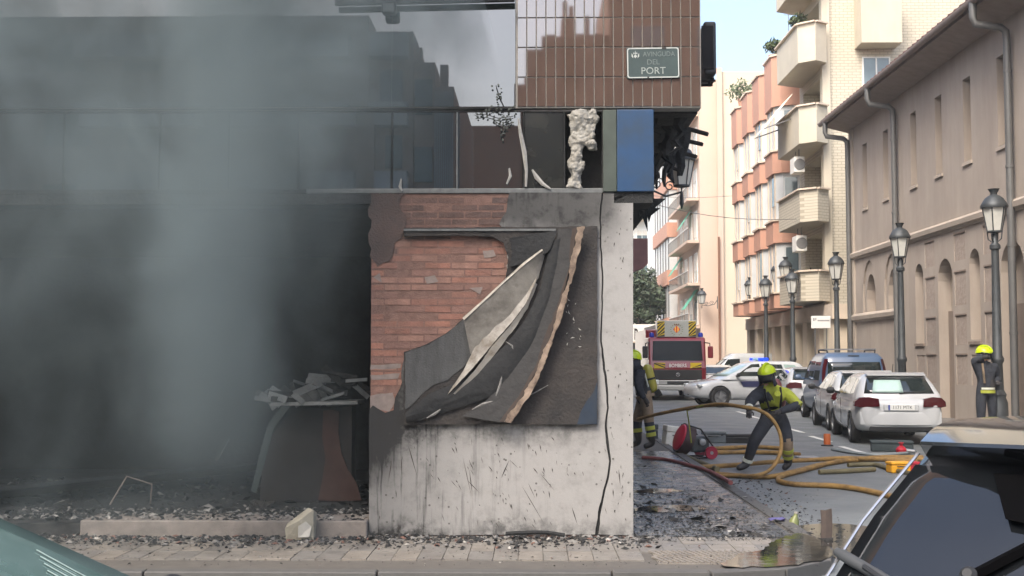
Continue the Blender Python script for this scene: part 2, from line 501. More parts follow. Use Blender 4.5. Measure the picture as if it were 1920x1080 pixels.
# ------------------------------------------------------------------ tiled overhang
mb = MB()
mb.box(-9.5, XF - .004, Y0 + .010, Y0 + .2, ZF + .004, 6.2)
mb.build('grout_backing', M_GROUT, bb)
mb = MB(); mb.box(-9.5, XF - .02, Y0 + .2, 40, ZF + .03, 12.5); mb.build('upper_storeys', mat('render_brown', S(128, 104, 92), .85, var=.15), bb)
mb = MB(); mb.box(-9.5, XF - .012, Y0 + .21, 39.9, ZF - .012, ZF + .025); mb.build('scorched_soffit', M_CHAR, bb)
tw, th = .0905, .283
tile_me = []
for k in range(3):
    b = MB(); e = .0016
    W_, H_ = tw - .009, th - .010
    b.add([(-W_ / 2 + e, -.004, -H_ / 2 + e), (W_ / 2 - e, -.004, -H_ / 2 + e), (W_ / 2 - e, -.004, H_ / 2 - e), (-W_ / 2 + e, -.004, H_ / 2 - e),
           (-W_ / 2, 0, -H_ / 2), (W_ / 2, 0, -H_ / 2), (W_ / 2, 0, H_ / 2), (-W_ / 2, 0, H_ / 2), (-W_ / 2, .012, -H_ / 2), (W_ / 2, .012, -H_ / 2), (W_ / 2, .012, H_ / 2), (-W_ / 2, .012, H_ / 2)],
          [(0, 1, 2, 3), (0, 4, 5, 1), (1, 5, 6, 2), (2, 6, 7, 3), (3, 7, 4, 0), (4, 8, 9, 5), (5, 9, 10, 6), (6, 10, 11, 7), (7, 11, 8, 4)])
    me = b.mesh('tile'); me.materials.append(M_TILE); tile_me.append(me)
rnd = random.Random(5)
XT = P(966, 100, Y0).x
x = XF - .01 - tw / 2; n = 0
while x > XT + tw / 2:
    for r in range(4):
        o = bpy.data.objects.new('tile', tile_me[n % 3]); n += 1
        col.objects.link(o); o.parent = bb
        o.location = (x, Y0 + .002, ZF + .012 + th * (r + .5)); o.rotation_euler = (R(rnd.gauss(0, .015)), 0, R(rnd.gauss(0, .02)))
    x -= tw
XT = x + tw / 2 - .004
mb = MB(); x = XF - .01 - tw
while x > XT:
    for r in (4, 5):
        zc = ZF + .012 + th * (r + .5); mb.box(x + .0045, x + tw - .0045, Y0 - .004, Y0 + .014, zc - th / 2 + .005, zc + th / 2 - .005)
    x -= tw
tag(mb.build('tile_field', M_TILE, bb), kind='stuff')
# big mirror panes left of the tiles
xx = [XT - .012, P(735, 100, Y0).x, P(430, 100, Y0).x, P(120, 100, Y0).x, P(-200, 100, Y0).x, -6.6, -8.0, -9.5]
for i in range(len(xx) - 1):
    mb = MB(); mb.box(xx[i + 1] + .001, xx[i] - .001, Y0 - .002, Y0 + .008, ZF + .018, 6.2); mb.build('pane', M_MIRROR, bb)
mb = MB(); mb.box(-9.5, XT - .012, Y0 - .008, Y0 + .008, ZF - .006, ZF + .008); mb.build('window_rail', M_CHAR, bb)
mb = MB(); mb.bar(P(628, 6, Y0 - .12), P(965, -2, Y0 - .12), .05, .05); mb.build('rail', M_CHAR2, bb, bevel=.006)
p = P(730, 4, Y0 - .14)
fl = thing('floodlight', 'small dark floodlight hanging from the rail on the tiled overhang', 'lamp', p)
mb = MB(); mb.box(-.068, .068, -.06, .05, -.125, .0); mb.build('housing', M_CHAR2, fl, bevel=.03, seg=3)
mb = MB(); mb.box(-.05, .05, -.066, -.058, -.105, -.03); mb.build('lens', mat('dull_lens', S(60, 64, 64), .2), fl)
mb = MB(); mb.tube([(0, 0, 0), (0, 0, .06)], .012); mb.build('bracket', M_CHAR2, fl)

# window band between pier and overhang
YB = Y0 + .03
mull = [857, 982, 1058, 1130, 735, 560, 430, 300, 120, -120, -400, -700]
xs = sorted(P(m, 280, YB).x for m in mull)
zb0, zb1 = ZT + .045, ZF - .03
mb = MB(); mb.box(XL - .6, P(1130, 280, YB).x, YB - .03, YB + .03, ZT - .004, ZT + .04); mb.build('window_rail', M_FRAME, bb, bevel=.004)
mb = MB(); mb.box(-9.5, XL - .602, YB - .03, YB + .03, ZT - .004, ZT + .036); mb.build('window_rail', M_CHAR, bb, bevel=.004)
mb = MB(); mb.box(-9.5, P(1130, 280, YB).x, YB - .02, YB + .03, ZF - .03, ZF - .013); mb.build('window_rail', M_CHAR, bb)
mull_x = xs
for i, x in enumerate(xs):
    mb = MB(); mb.box(x - .007, x + .007, YB - .012, YB + .012, ZT + .04, ZF - .03); mb.build('mullion', M_FRAME if abs(x - P(857, 280, YB).x) < .02 else M_CHAR2, bb)
for i in range(len(xs) - 1):
    if abs(xs[i] - P(1058, 280, YB).x) < .01: continue
    mb = MB(); mb.box(xs[i] + .012, xs[i + 1] - .012, YB - .004, YB + .004, ZT + .04, ZF - .03)
    o = mb.build('pane', M_PANE2 if xs[i] > P(980, 280, YB).x - .05 else M_MIRROR, bb)
    o.location = ((xs[i] + xs[i + 1]) / 2, YB, 0); o.data.transform(Matrix.Translation((-(xs[i] + xs[i + 1]) / 2, -YB, 0)))
    o.rotation_euler = (0, 0, R(random.uniform(-.2, .2)))
mb = MB(); mb.box(-9.5, XR - .1, Y0 + .25, Y0 + .3, ZT, ZF); mb.build('band_backing', M_CHAR2, bb)
# melted white foam bulging out of the band
mb = MB(); rnd = random.Random(2); rings = []
prof = [(206, 1094, 40), (215, 1093, 52), (228, 1094, 54), (242, 1092, 48), (255, 1090, 44), (266, 1088, 38), (278, 1082, 28), (292, 1079, 24), (306, 1084, 30), (318, 1081, 25), (332, 1078, 22), (346, 1077, 26), (357, 1078, 30)]
for k in range(len(prof) - 1):
    for u in range(4):
        t = u / 4; y, x, w_ = [prof[k][q] + (prof[k + 1][q] - prof[k][q]) * t for q in range(3)]
        c0 = P(x, y, Y0 + .03); r_ = w_ / 404
        rings.append([c0 + Vector((r_ * math.cos(g_), .045 * math.sin(g_), 0)) for g_ in [2 * math.pi * q / 32 for q in range(32)]])
mb.loft(rings)
s_ = .05; mb.lathe([(.001, -s_), (s_ * .7, -s_ * .7), (s_, 0), (s_ * .7, s_ * .7), (.001, s_)], 12, Matrix.Translation(P(1108, 272, Y0 + .01)))
o = mb.build('melted_foam', M_FOAM, bb, smooth=True)
md = o.modifiers.new('r', 'REMESH'); md.mode = 'VOXEL'; md.voxel_size = .009; md.use_smooth_shade = True
for ns, st in ((.11, .10), (.035, .035)):
    tx = bpy.data.textures.new('foam', 'CLOUDS'); tx.noise_scale = ns
    md = o.modifiers.new('d', 'DISPLACE'); md.texture = tx; md.strength = st; md.texture_coords = 'LOCAL'
baked(o)
# torn strips of frame and pale flakes
def strip(pl, wdt, Y, name, m, parent, dy=0.0):
    q = [P(x, y, Y + dy * i) for i, (x, y) in enumerate(pl)]
    rows = []
    for i, p in enumerate(q):
        d = (q[min(i + 1, len(q) - 1)] - q[max(i - 1, 0)]).normalized(); nrm = Vector((d.z, 0, -d.x))
        ww = wdt[i] / 202 if isinstance(wdt, list) else wdt / 202
        rows.append([p - nrm * ww / 2, p + Vector((0, -ww * .3, 0)), p + nrm * ww / 2])
    b = MB(); b.grid(rows, (0, .006, 0)); return b.build(name, m, parent, auto=40)
strip([(972, 222), (976, 250), (983, 285), (987, 320), (986, 350)], [3, 7, 9, 6, 4], Y0 - .02, 'torn_strip', M_FLAKE, bb)
strip([(998, 318), (1006, 332), (1018, 345), (1032, 354)], [3, 9, 7, 3], Y0 - .02, 'torn_strip', M_FLAKE, bb)
strip([(955, 315), (957, 330), (950, 345)], [3, 6, 3], Y0 - .02, 'torn_strip', M_FLAKE, bb)
strip([(752, 335), (750, 350), (754, 358)], [2, 6, 3], Y0 - .02, 'torn_strip', M_FLAKE, bb)
# shrivelled plant clinging to the end of the overhang
pl = thing('scorched_plant', 'scorched leafy sprig clinging below the tiled overhang beside the window band', 'plant', P(960, 215, Y0 - .03))
o0 = P(960, 215, Y0 - .03)
mb = MB(); mb2 = MB(); rnd = random.Random(8)
for path in ([(960, 205), (945, 200), (936, 180), (930, 160)], [(962, 218), (935, 222), (910, 214), (890, 216)], [(955, 222), (940, 235), (925, 225)], [(960, 228), (948, 240), (938, 258)], [(945, 212), (925, 205), (915, 210)]):
    q = [P(x, y, Y0 - .03 - .01 * i) - o0 for i, (x, y) in enumerate(path)]
    mb.tube(q, .004, 5)
    for i in range(len(q) - 1):
        for k in range(6):
            c = q[i].lerp(q[i + 1], rnd.random()) + Vector((rnd.uniform(-.03, .03), rnd.uniform(-.03, .02), rnd.uniform(-.03, .03)))
            a = rnd.uniform(0, 6.3); d = Vector((math.cos(a), rnd.uniform(-.4, .4), math.sin(a))) * rnd.uniform(.015, .032); e = d.cross(Vector((0, 1, 0))).normalized() * .011
            mb2.poly([c, c + d * .5 + e, c + d, c + d * .5 - e], (0, -.002, 0))
mb.build('stem', M_CHAR, pl); tag(mb2.build('foliage', mat('scorched_leaf', S(70, 74, 66), .8, var=.6, scale=30), pl), kind='stuff')

# blue sign box at the corner
p0 = P(1131, 360, Y0); p1 = P(1225, 204, Y0)
bs = thing('blue_sign_box', 'plain blue box sign at the corner under the tiled overhang', 'sign', ((p0.x + p1.x) / 2, Y0, ZT))
W_ = (p1.x - p0.x) / 2; H_ = ZF - .02 - ZT
mb = MB(); mb.box(-W_ + .13, W_, -.03, .5, .004, H_); mb.build('blue_face', M_BLUE, bs, bevel=.008)
mb = MB(); mb.box(-W_ + .0, -W_ + .127, -.02, .5, .004, H_); mb.build('sooted_end', mat('sooted_green', S(58, 66, 58), .6, var=.35, scale=6), bs, bevel=.006)
mb = MB(); mb.box(-W_ + .1, W_ - .01, .0, .5, -.10, .0); mb.build('melted_underside', M_CHAR2, bs)

# scorched soffit: battens poking out and shreds hanging down along the street side
for (x, y), (x2, y2), Y in (((1255, 232), (1328, 252), 13.2), ((1250, 255), (1318, 271), 13.9), ((1245, 278), (1307, 294), 14.6), ((1235, 305), (1280, 322), 15.4)):
    a = P(x, y, Y); c = P(x2, y2, Y - .15)
    mb = MB(); mb.bar(a, c, .06, .045); mb.build('batten', M_CHAR2, bb, bevel=.012)
rnd = random.Random(21)
for i in range(34):
    Y = 11.9 + (i % 17) * .42 + rnd.uniform(-.1, .1)
    x = rnd.uniform(1.0, XF - .04) if i > 16 else XF - rnd.uniform(.03, .22)
    l = rnd.uniform(.12, .5); ww = rnd.uniform(.06, .2)
    b = MB(); rows = []
    for k in range(6):
        t = k / 5; wv = ww * (1 - t * rnd.uniform(.6, .95)) * rnd.uniform(.7, 1.1)
        cx = x + rnd.uniform(-.03, .03) + .10 * t * rnd.uniform(-1, .4); cz = ZF - .01 - l * t
        rows.append([Vector((cx - wv / 2, Y + rnd.uniform(-.02, .02), cz)), Vector((cx, Y - .02, cz)), Vector((cx + wv / 2, Y + rnd.uniform(-.02, .02), cz))])
    b.grid(rows, (0, .02, 0)); b.build('charred_shred', M_CHAR2 if i % 3 else M_CHAR, bb)
mb = MB(); mb.box(XR + .005, 1.2, Y0 + .75, 30, ZT - .02, ZF - .02)
mb.build('charred_fascia', M_CHAR2, bb)
for i in range(8):
    x = rnd.uniform(XR + .02, 1.15); b = MB(); l = rnd.uniform(.08, .28)
    b.poly([Vector((x, Y0 + .3 + i * .15, ZT - .0)), Vector((x + rnd.uniform(.08, .2), Y0 + .3 + i * .15, ZT)), Vector((x + rnd.uniform(-.03, .1), Y0 + .3 + i * .15, ZT - l))], (0, .02, 0))
    b.build('charred_shred', M_CHAR2, bb)

# ------------------------------------------------------------------ burnt-out shop interior
M_IN = mat('burnt_wall', S(38, 40, 41), .95, var=.45, scale=2.2, bump=.5, bscale=12, world=True, dirt=S(20, 20, 20), dirt_amt=.8)
mb = MB(); mb.box(-9.5, XL, Y0 + .4, 17, -.02, .1); mb.build('shop_floor', M_IN, bb)
mb = MB(); mb.box(-9.5, XL + .5, 17, 17.2, .0, ZT); mb.build('back_wall', M_IN, bb)
mb = MB(); mb.box(-9.7, -9.5, Y0, 40, 0, 12.5); mb.build('far_wall', M_IN, bb)
mb = MB(); mb.box(XL + .0, XL + .3, Y0 + .76, 17, 0, ZT - .01); mb.build('inner_wall', M_IN, bb)
mb = MB(); mb.box(-9.5, XL + .011, Y0 + .08, 17, ZT - .14, ZT - .006); mb.build('shop_ceiling', M_IN, bb)
mb = MB(); mb.box(-9.5, XL + .008, Y0 + .0, Y0 + .075, ZT - .10, ZT - .008); mb.build('lintel', M_CHAR, bb)
a = P(150, 972, Y0 - .1); c = P(690, 972, Y0 - .1)
mb = MB(); mb.box(a.x, c.x - .01, Y0 - .1, Y0 + .42, -.02, .145); o = mb.build('threshold_step', M_CONC, bb, bevel=.012)
mb = MB(); mb.box(-9.5, a.x - .02, Y0 - .02, Y0 + .42, -.02, .11); o = mb.build('threshold_step', M_CHAR, bb, bevel=.012)

# street name plate
p = P(1224.5, 118, Y0 - .02); sw, sh = 49.5 / 201, 29.5 / 201
sp = thing('street_name_plate', 'dark green street name plate with pale border on the tiled overhang', 'sign', p)
sp.rotation_euler = (0, R(-.8), 0)
mb = MB(); mb.box(-sw, sw, -.006, .006, -sh, sh); mb.build('plate', mat('plate_green', S(50, 64, 62), .45, var=.2, scale=8), sp, bevel=.02)
M_PALE = mat('plate_white', S(170, 174, 168), .5, var=.12)
M_FADE = mat('plate_white_sooted', S(96, 106, 103), .6, var=.3, scale=40)
def rrect(w, h, r, n=5):
    out = []
    for cx, cz, a0 in ((w - r, h - r, 0), (-w + r, h - r, 90), (-w + r, -h + r, 180), (w - r, -h + r, 270)):
        for k in range(n + 1):
            t = R(a0 + 90 * k / n); out.append((cx + r * math.cos(t), cz + r * math.sin(t)))
    return out
oo = rrect(sw - .004, sh - .004, .024); ii = rrect(sw - .014, sh - .014, .018)
mb = MB(); k = len(oo)
mb.add([(x, -.0085, z) for x, z in oo] + [(x, -.0085, z) for x, z in ii] + [(x, -.006, z) for x, z in oo] + [(x, -.006, z) for x, z in ii],
       [f for i in range(k) for f in ((i, (i + 1) % k, k + (i + 1) % k, k + i), (i, 2 * k + i, 2 * k + (i + 1) % k, (i + 1) % k), (k + i, k + (i + 1) % k, 3 * k + (i + 1) % k, 3 * k + i))])
mb.build('border', M_PALE, sp)
RT = (R(90), 0, 0)
text('lettering', 'AVINGUDA', .066, M_FADE, sp, (.055, -.0085, .08), RT, .001, sx=.88)
text('lettering', 'DEL', .07, M_FADE, sp, (-.0, -.0085, .005), RT, .001)
text('lettering', 'PORT', .092, mat('plate_grey', S(140, 147, 141), .6, var=.25, scale=30), sp, (.0, -.0085, -.078), RT, .001)
mb = MB()                                                        # small city emblem: crowned lozenge with sprigs
cx, cz = -.165, .075
mb.poly([(cx, -.0085, cz - .03), (cx + .016, -.0085, cz - .012), (cx, -.0085, cz + .008), (cx - .016, -.0085, cz - .012)], (0, -.002, 0))
for dx, h in ((-.014, .022), (0, .034), (.014, .022)):
    mb.poly([(cx + dx - .006, -.0085, cz + .010), (cx + dx + .006, -.0085, cz + .010), (cx + dx, -.0085, cz + .010 + h)], (0, -.002, 0))
for s_ in (-1, 1):
    mb.poly([(cx + s_ * .02, -.0085, cz - .03), (cx + s_ * .036, -.0085, cz - .012), (cx + s_ * .034, -.0085, cz + .02), (cx + s_ * .024, -.0085, cz)], (0, -.002, 0))
mb.build('emblem', M_PALE, sp)
mb = MB(); mb.box(.085, .125, -.0105, -.0086, sh - .02, sh - .003); mb.build('chip', M_CHAR, sp)
mb = MB(); mb.box(-.058, -.04, -.0105, -.0086, -sh + .003, -sh + .016); mb.build('chip', M_CHAR, sp)

# black box fixed to the street side of the overhang
a = P(1313, 150, 12.3); c = P(1336, 52, 12.3)
sb = thing('black_box_sign', 'black box sign fixed to the street side of the tiled overhang', 'sign', (a.x, 12.3, a.z))
mb = MB(); mb.box(.006, c.x - a.x, -.25, .25, 0, c.z - a.z); mb.build('case', mat('black_case', S(34, 36, 38), .4, var=.2), sb, bevel=.025, seg=3)
mb = MB(); mb.box(-.02, c.x - a.x - .03, -.262, -.252, .05, c.z - a.z - .05); mb.build('screen', mat('dark_screen', S(22, 24, 27), .15), sb)
mb = MB(); mb.bar((0, -.1, -.035), (c.x - a.x + .01, -.1, -.03), .03, .02); mb.bar((0, .1, -.035), (c.x - a.x + .01, .1, -.03), .03, .02); mb.bar((c.x - a.x - .02, -.12, -.022), (c.x - a.x - .02, .12, -.022), .03, .04); mb.build('bracket', M_CHAR2, sb)

# ------------------------------------------------------------------ burnt board on the pier, its skin torn and curled
YP = Y0 - .045
bd = thing('burnt_board', 'burnt and torn display board fixed to the sooted pier', 'board', P(938, 795, YP))
O = Vector(bd.location)
def Q(x, y, Y=YP): return P(x, y, Y) - O
M_BOARD = mat('burnt_board_face', S(46, 41, 37), .75, var=.4, scale=5, dirt=S(22, 22, 22), dirt_amt=.9, dirt_scale=3.2, bump=.5, bscale=35)
outline = [(757, 428), (1120, 424), (1120, 796), (757, 796), (757, 660), (800, 645), (835, 626), (868, 598), (905, 572), (948, 522), (953, 482), (944, 455), (925, 444), (860, 441), (757, 443)]
mb = MB(); mb.poly([p - O for p in jit(pts(outline, YP), .004, seed=5)], (0, .042, 0)); mb.build('panel', M_BOARD, bd)
mb = MB(); mb.bar(Q(757, 431, YP - .012), Q(1042, 431, YP - .012), .012, .02); mb.build('top_rail', M_FRAME, bd)
mb = MB(); mb.poly([Q(x, y, YP - .003) for x, y in [(1082, 796), (1119, 795), (1120, 715), (1113, 735), (1100, 752), (1088, 774)]], (0, -.003, 0)); mb.build('unburnt_corner', mat('scorched_blue', S(20, 36, 52), .6, var=.3, scale=12, dirt=S(40, 44, 48), dirt_amt=.75, dirt_scale=7), bd)
# grey sheet left bare at the lower left
mb = MB(); sh_ = jit([Q(x, y, YP - .004) for x, y in [(760, 662), (805, 646), (838, 626), (868, 600), (905, 585), (900, 640), (868, 690), (840, 712), (812, 722), (790, 740), (772, 760), (760, 768)]], .006, seed=6)
mb.poly(sh_, (0, -.004, 0)); mb.build('bare_sheet', M_SHEET, bd)
def ribbon(la, lb, bulge, name, m, n=14, k=8, seed=1, rough=.006, base=.012):
    """a curled skin between two edge lines given in the photograph; bulge(t, s) = how far it stands off the board"""
    def along(l, t):
        f = t * (len(l) - 1); i = min(int(f), len(l) - 2); u = f - i
        return (l[i][0] + (l[i + 1][0] - l[i][0]) * u, l[i][1] + (l[i + 1][1] - l[i][1]) * u)
    rnd = random.Random(seed); rows = []
    for i in range(n + 1):
        t = i / n; a = along(la, t); b = along(lb, t); r_ = []
        for j in range(k + 1):
            s_ = j / k; e = rough * (260 if j in (0, k) else 90); q_ = seed * 7.3 + (j * 3.1 if j in (0, k) else s_ * 2)
            nx = .8 * mnoise.noise(Vector((t * 9, q_, 1.))) + .6 * mnoise.noise(Vector((t * 27, q_, 5.))) + .3 * mnoise.noise(Vector((t * 75, q_, 7.))); nz = mnoise.noise(Vector((t * 12, q_, 9.)))
            r_.append(Q(a[0] + (b[0] - a[0]) * s_ + nx * e, a[1] + (b[1] - a[1]) * s_ + nz * e * .4, YP - base - bulge(t, s_) - .004 * (1 + nz)))
        rows.append(r_)
    mb = MB(); mb.grid(rows, (0, .0025, 0)); return mb.build(name, m, bd, auto=24)
def wav(s, t, k, ph=0.0): return .5 + .5 * mnoise.noise(Vector((s * k, t * k * 1.7, ph)))
M_SKIN1 = mat('foil_smoky', S(118, 114, 106), .5, var=.35, scale=5, dirt=S(62, 56, 50), dirt_amt=.8, dirt_scale=3.2, bump=.25, bscale=18)
M_SKIN2 = mat('foil_pale', S(142, 137, 128), .5, var=.35, scale=7, dirt=S(86, 74, 58), dirt_amt=.85, dirt_scale=8)
M_SKIN3 = mat('char_dark', S(16, 18, 19), .8, var=.4, scale=5, dirt=S(48, 48, 47), dirt_amt=.35, dirt_scale=6, bump=.5, bscale=22)
M_SKIN4 = mat('char_grey', S(40, 39, 38), .75, var=.35, scale=5, dirt=S(30, 31, 31), dirt_amt=.75, dirt_scale=6, bump=.4, bscale=22)
# dark flap left of the top fold
ribbon([(955, 446), (960, 470), (955, 500)], [(1045, 432), (1030, 470), (1000, 490)], lambda t, s: .012 + .03 * s, 'charred_skin', M_SKIN3, n=8, seed=11)
# smoky silver skin peeled back, its upper edge a thin bright rim
ribbon([(1018, 468), (985, 492), (945, 528), (905, 566), (869, 597)], [(1021, 480), (1010, 520), (988, 560), (958, 600), (915, 640), (882, 664)], lambda t, s: .07 - .055 * s + .004 * wav(s, t, 6), 'peeled_skin', M_SKIN1, n=30, k=12, seed=2, rough=.003)
ribbon([(1016, 467), (985, 489), (945, 525), (905, 563), (867, 596)], [(1018, 469), (988, 492), (947, 528), (907, 566), (870, 600)], lambda t, s: .078, 'bright_rim', mat('foil_rim', S(176, 168, 154), .4, var=.3, scale=20), n=40, k=2, seed=8, rough=.001)
# torn inner layers: pale foil, scorched fold lines
ribbon([(1008, 515), (990, 545), (960, 582), (930, 605), (905, 622), (890, 650), (872, 690), (845, 730)], [(1004, 530), (985, 572), (958, 606), (928, 640), (905, 668), (885, 692), (862, 716), (838, 742)], lambda t, s: .022 + .022 * s, 'torn_layer', M_SKIN2, n=40, k=10, seed=3, rough=.005)
ribbon([(1004, 530), (984, 574), (955, 612), (922, 650), (890, 695), (850, 738)], [(1007, 533), (990, 578), (963, 618), (932, 658), (900, 700), (858, 742)], lambda t, s: .046 - .03 * s, 'torn_layer', mat('foil_light', S(168, 163, 152), .5, var=.35, scale=9, dirt=S(100, 84, 64), dirt_amt=.8, dirt_scale=9), n=40, k=4, seed=13, rough=.006)
# broad charred skin sweeping from the top to the lower left, blistered
ribbon([(1030, 455), (1014, 540), (985, 600), (945, 650), (890, 700), (845, 722), (805, 738), (775, 762), (760, 775)], [(1066, 440), (1042, 560), (1008, 650), (965, 705), (935, 740), (885, 756), (825, 776), (790, 788), (762, 793)], lambda t, s: .012 + .02 * math.sin(math.pi * s) + .006 * wav(s, t, 7), 'charred_skin', M_SKIN3, n=50, k=16, seed=4, rough=.004)
ribbon([(1046, 430), (1036, 500), (1014, 590), (984, 660), (946, 715), (911, 752), (866, 780)], [(1080, 428), (1070, 500), (1046, 570), (1024, 640), (998, 700), (968, 755), (938, 792)], lambda t, s: .02 + .045 * s + .004 * wav(s, t, 7, 4.), 'charred_skin', M_SKIN4, n=50, k=16, seed=5, rough=.002)
# its lifted edge: browned, then pale where the backing shows, torn ragged
la = [(1072, 430), (1066, 500), (1043, 570), (1022, 630), (996, 696), (968, 745), (934, 790)]
lm = [(1081, 426), (1074, 485), (1053, 560), (1034, 625), (1008, 690), (980, 742), (945, 791)]
lb = [(1095, 424), (1089, 462), (1073, 528), (1066, 548), (1053, 590), (1038, 640), (1023, 678), (997, 738), (958, 793)]
ribbon(la, lm, lambda t, s: .066 + .02 * s, 'scorched_edge', mat('scorch_brown', S(58, 47, 40), .85, var=.45, scale=9, dirt=S(30, 28, 27), dirt_amt=.8, dirt_scale=9), n=60, k=4, seed=6, rough=.005, base=.006)
ribbon(lm, lb, lambda t, s: .086 + .018 * s, 'scorched_edge', mat('scorch_pale', S(126, 110, 95), .85, var=.35, scale=12, dirt=S(58, 45, 37), dirt_amt=1.0, dirt_scale=5), n=160, k=4, seed=7, rough=.020, base=.006)
for pl_, wd_ in (([(885, 768), (905, 758), (925, 752)], [3, 9, 4]), ([(800, 784), (815, 776), (826, 768)], [3, 9, 5]), ([(930, 742), (938, 720), (942, 700)], [4, 8, 3]), ([(945, 790), (958, 782), (966, 770)], [6, 12, 5]), ([(985, 745), (1005, 735), (1028, 722)], [2, 4, 2]), ([(948, 640), (960, 648), (964, 660)], [2, 6, 3])):
    b = strip(pl_, [q_ * .6 for q_ in wd_], YP - .045, 'flake', mat('sooty_flake', S(112, 110, 106), .8, var=.5, scale=30), None); b.data.transform(Matrix.Translation(-O)); b.parent = bd
mb = MB(); rnd = random.Random(31)
for _ in range(16):
    x = rnd.uniform(1060, 1088); y = rnd.uniform(548, 650); a = rnd.uniform(0, 3.1)
    d = rnd.uniform(3, 9)
    mb.poly([Q(x, y, YP - .002), Q(x + d * math.cos(a), y + d * math.sin(a), YP - .002), Q(x + d * .6 * math.cos(a + .5) , y + d * .6 * math.sin(a + .5), YP - .002)], (0, -.003, 0))
tag(mb.build('flaked_spots', M_FLAKE, bd), kind='stuff')
# ------------------------------------------------------------------ ground, road, pavements
M_ASPH = mat('asphalt', S(106, 110, 110), .55, var=.16, scale=1.2, bump=.35, bscale=180, world=True, dirt=S(86, 89, 90), dirt_amt=.6, dirt_scale=.9, rvar=.16)
M_GROUND = mat('ground_dust', S(110, 106, 100), .9, var=.1, scale=.2, world=True)
M_SLAB = mat('pavement_joint', S(84, 80, 74), .8, var=.2, scale=9, world=True)
M_PAVE = [mat('paving_%d' % i, c, .55, var=.16, scale=5, bump=.2, bscale=90, world=True, dirt=S(96, 90, 84), dirt_amt=.6, dirt_scale=3, rvar=.2) for i, c in enumerate([S(118, 114, 107), S(109, 106, 101), S(125, 119, 110)])]
M_KERB = mat('kerb_stone', S(78, 77, 74), .7, var=.2, scale=6, world=True, dirt=S(78, 75, 72), dirt_amt=.6)
def sheet(name, x0, x1, y0, y1, z, m, kind='structure'):
    b = MB(); b.add([(x0, y0, z), (x1, y0, z), (x1, y1, z), (x0, y1, z)], [(0, 1, 2, 3)])
    return tag(b.build(name, m), kind=kind)
ZR = -.11
sheet('ground', -1500, 1500, -1500, 1500, -.2, M_GROUND)
sheet('road', -120, 160, -60, 180, ZR, M_ASPH)
# the corner pavement: an outline with a rounded corner, tiles laid on it
KX, KY, KRr = 2.44, 9.62, 1.1
arc = [(KX - KRr + KRr * math.cos(R(a)), KY + KRr + KRr * math.sin(R(a))) for a in range(-90, 1, 10)]
def arc_off(d): return [(KX - KRr + (KRr + d) * math.cos(R(a)), KY + KRr + (KRr + d) * math.sin(R(a))) for a in range(-90, 1, 10)]
pv = MB(); pv.poly([Vector((x, y, -.014)) for x, y in [(-40, KY)] + arc + [(KX, 60), (-40, 60)]], (0, 0, -.18))
pave = tag(pv.build('pavement', M_SLAB), 'pale tiled corner pavement strewn with soot and debris', kind='structure')
tile_pm = []
for i, m in enumerate(M_PAVE):
    b = MB(); b.box(-.1, .1, -.21, .21, -.03, 0); me = b.mesh('paving_tile'); me.materials.append(m); tile_pm.append(me)
rnd = random.Random(44)
def inside(x, y):
    if x > KX - .1: return False
    if x > KX - KRr and y < KY + KRr:
        return math.hypot(x - (KX - KRr), y - (KY + KRr)) < KRr - .08
    return y > KY + .05
rows = [KY + .225 + .435 * i for i in range(4)]
for y in rows:
    for k in range(34):
        x = -4.35 + .206 * k
        if not inside(x + .1, y - .21) or not inside(x + .1, y + .2): continue
        if x > .98 and y < 10.6 and y > 9.9: continue
        o = bpy.data.objects.new('paving_tile', rnd.choice(tile_pm)); col.objects.link(o); o.parent = pave
        o.location = (x, y, rnd.uniform(-.004, .001)); o.rotation_euler = (rnd.uniform(-.006, .006), rnd.uniform(-.006, .006), 0)
M_WETP = [mat('sooted_paving_%d' % i, cc, .3, var=.35, scale=4, bump=.25, bscale=50, world=True, dirt=S(34, 36, 37), dirt_amt=.85, dirt_scale=2.2, rvar=.22) for i, cc in enumerate([S(76, 77, 77), S(60, 63, 64)])]
wet_pm = []
for m in M_WETP:
    b = MB(); b.box(-.1, .1, -.21, .21, -.03, 0); me = b.mesh('paving_tile'); me.materials.append(m); wet_pm.append(me)
for i in range(24):
    for k in range(7):
        x = 1.05 + .206 * k; y = rows[-1] + .435 + .435 * i
        o = bpy.data.objects.new('paving_tile', rnd.choice(wet_pm)); col.objects.link(o); o.parent = pave
        o.location = (x, y, rnd.uniform(-.004, .002)); o.rotation_euler = (rnd.uniform(-.008, .008), rnd.uniform(-.008, .008), 0)
# ribbed warning paving at the crossing
mb = MB()
for y, y1 in ((9.93, 10.24), (10.26, 10.57)):
    mb.box(1.0, 2.02, y, y1, -.03, -.006)
for k in range(21):
    x = 1.0 + .05 * k
    for y, y1 in ((9.95, 10.23), (10.27, 10.55)):
        mb.bar((x - .02, y1, -.002), (x + .06, y, -.002), .024, .014)
tag(mb.build('ribbed_paving', M_PAVE[2], pave), kind='stuff')
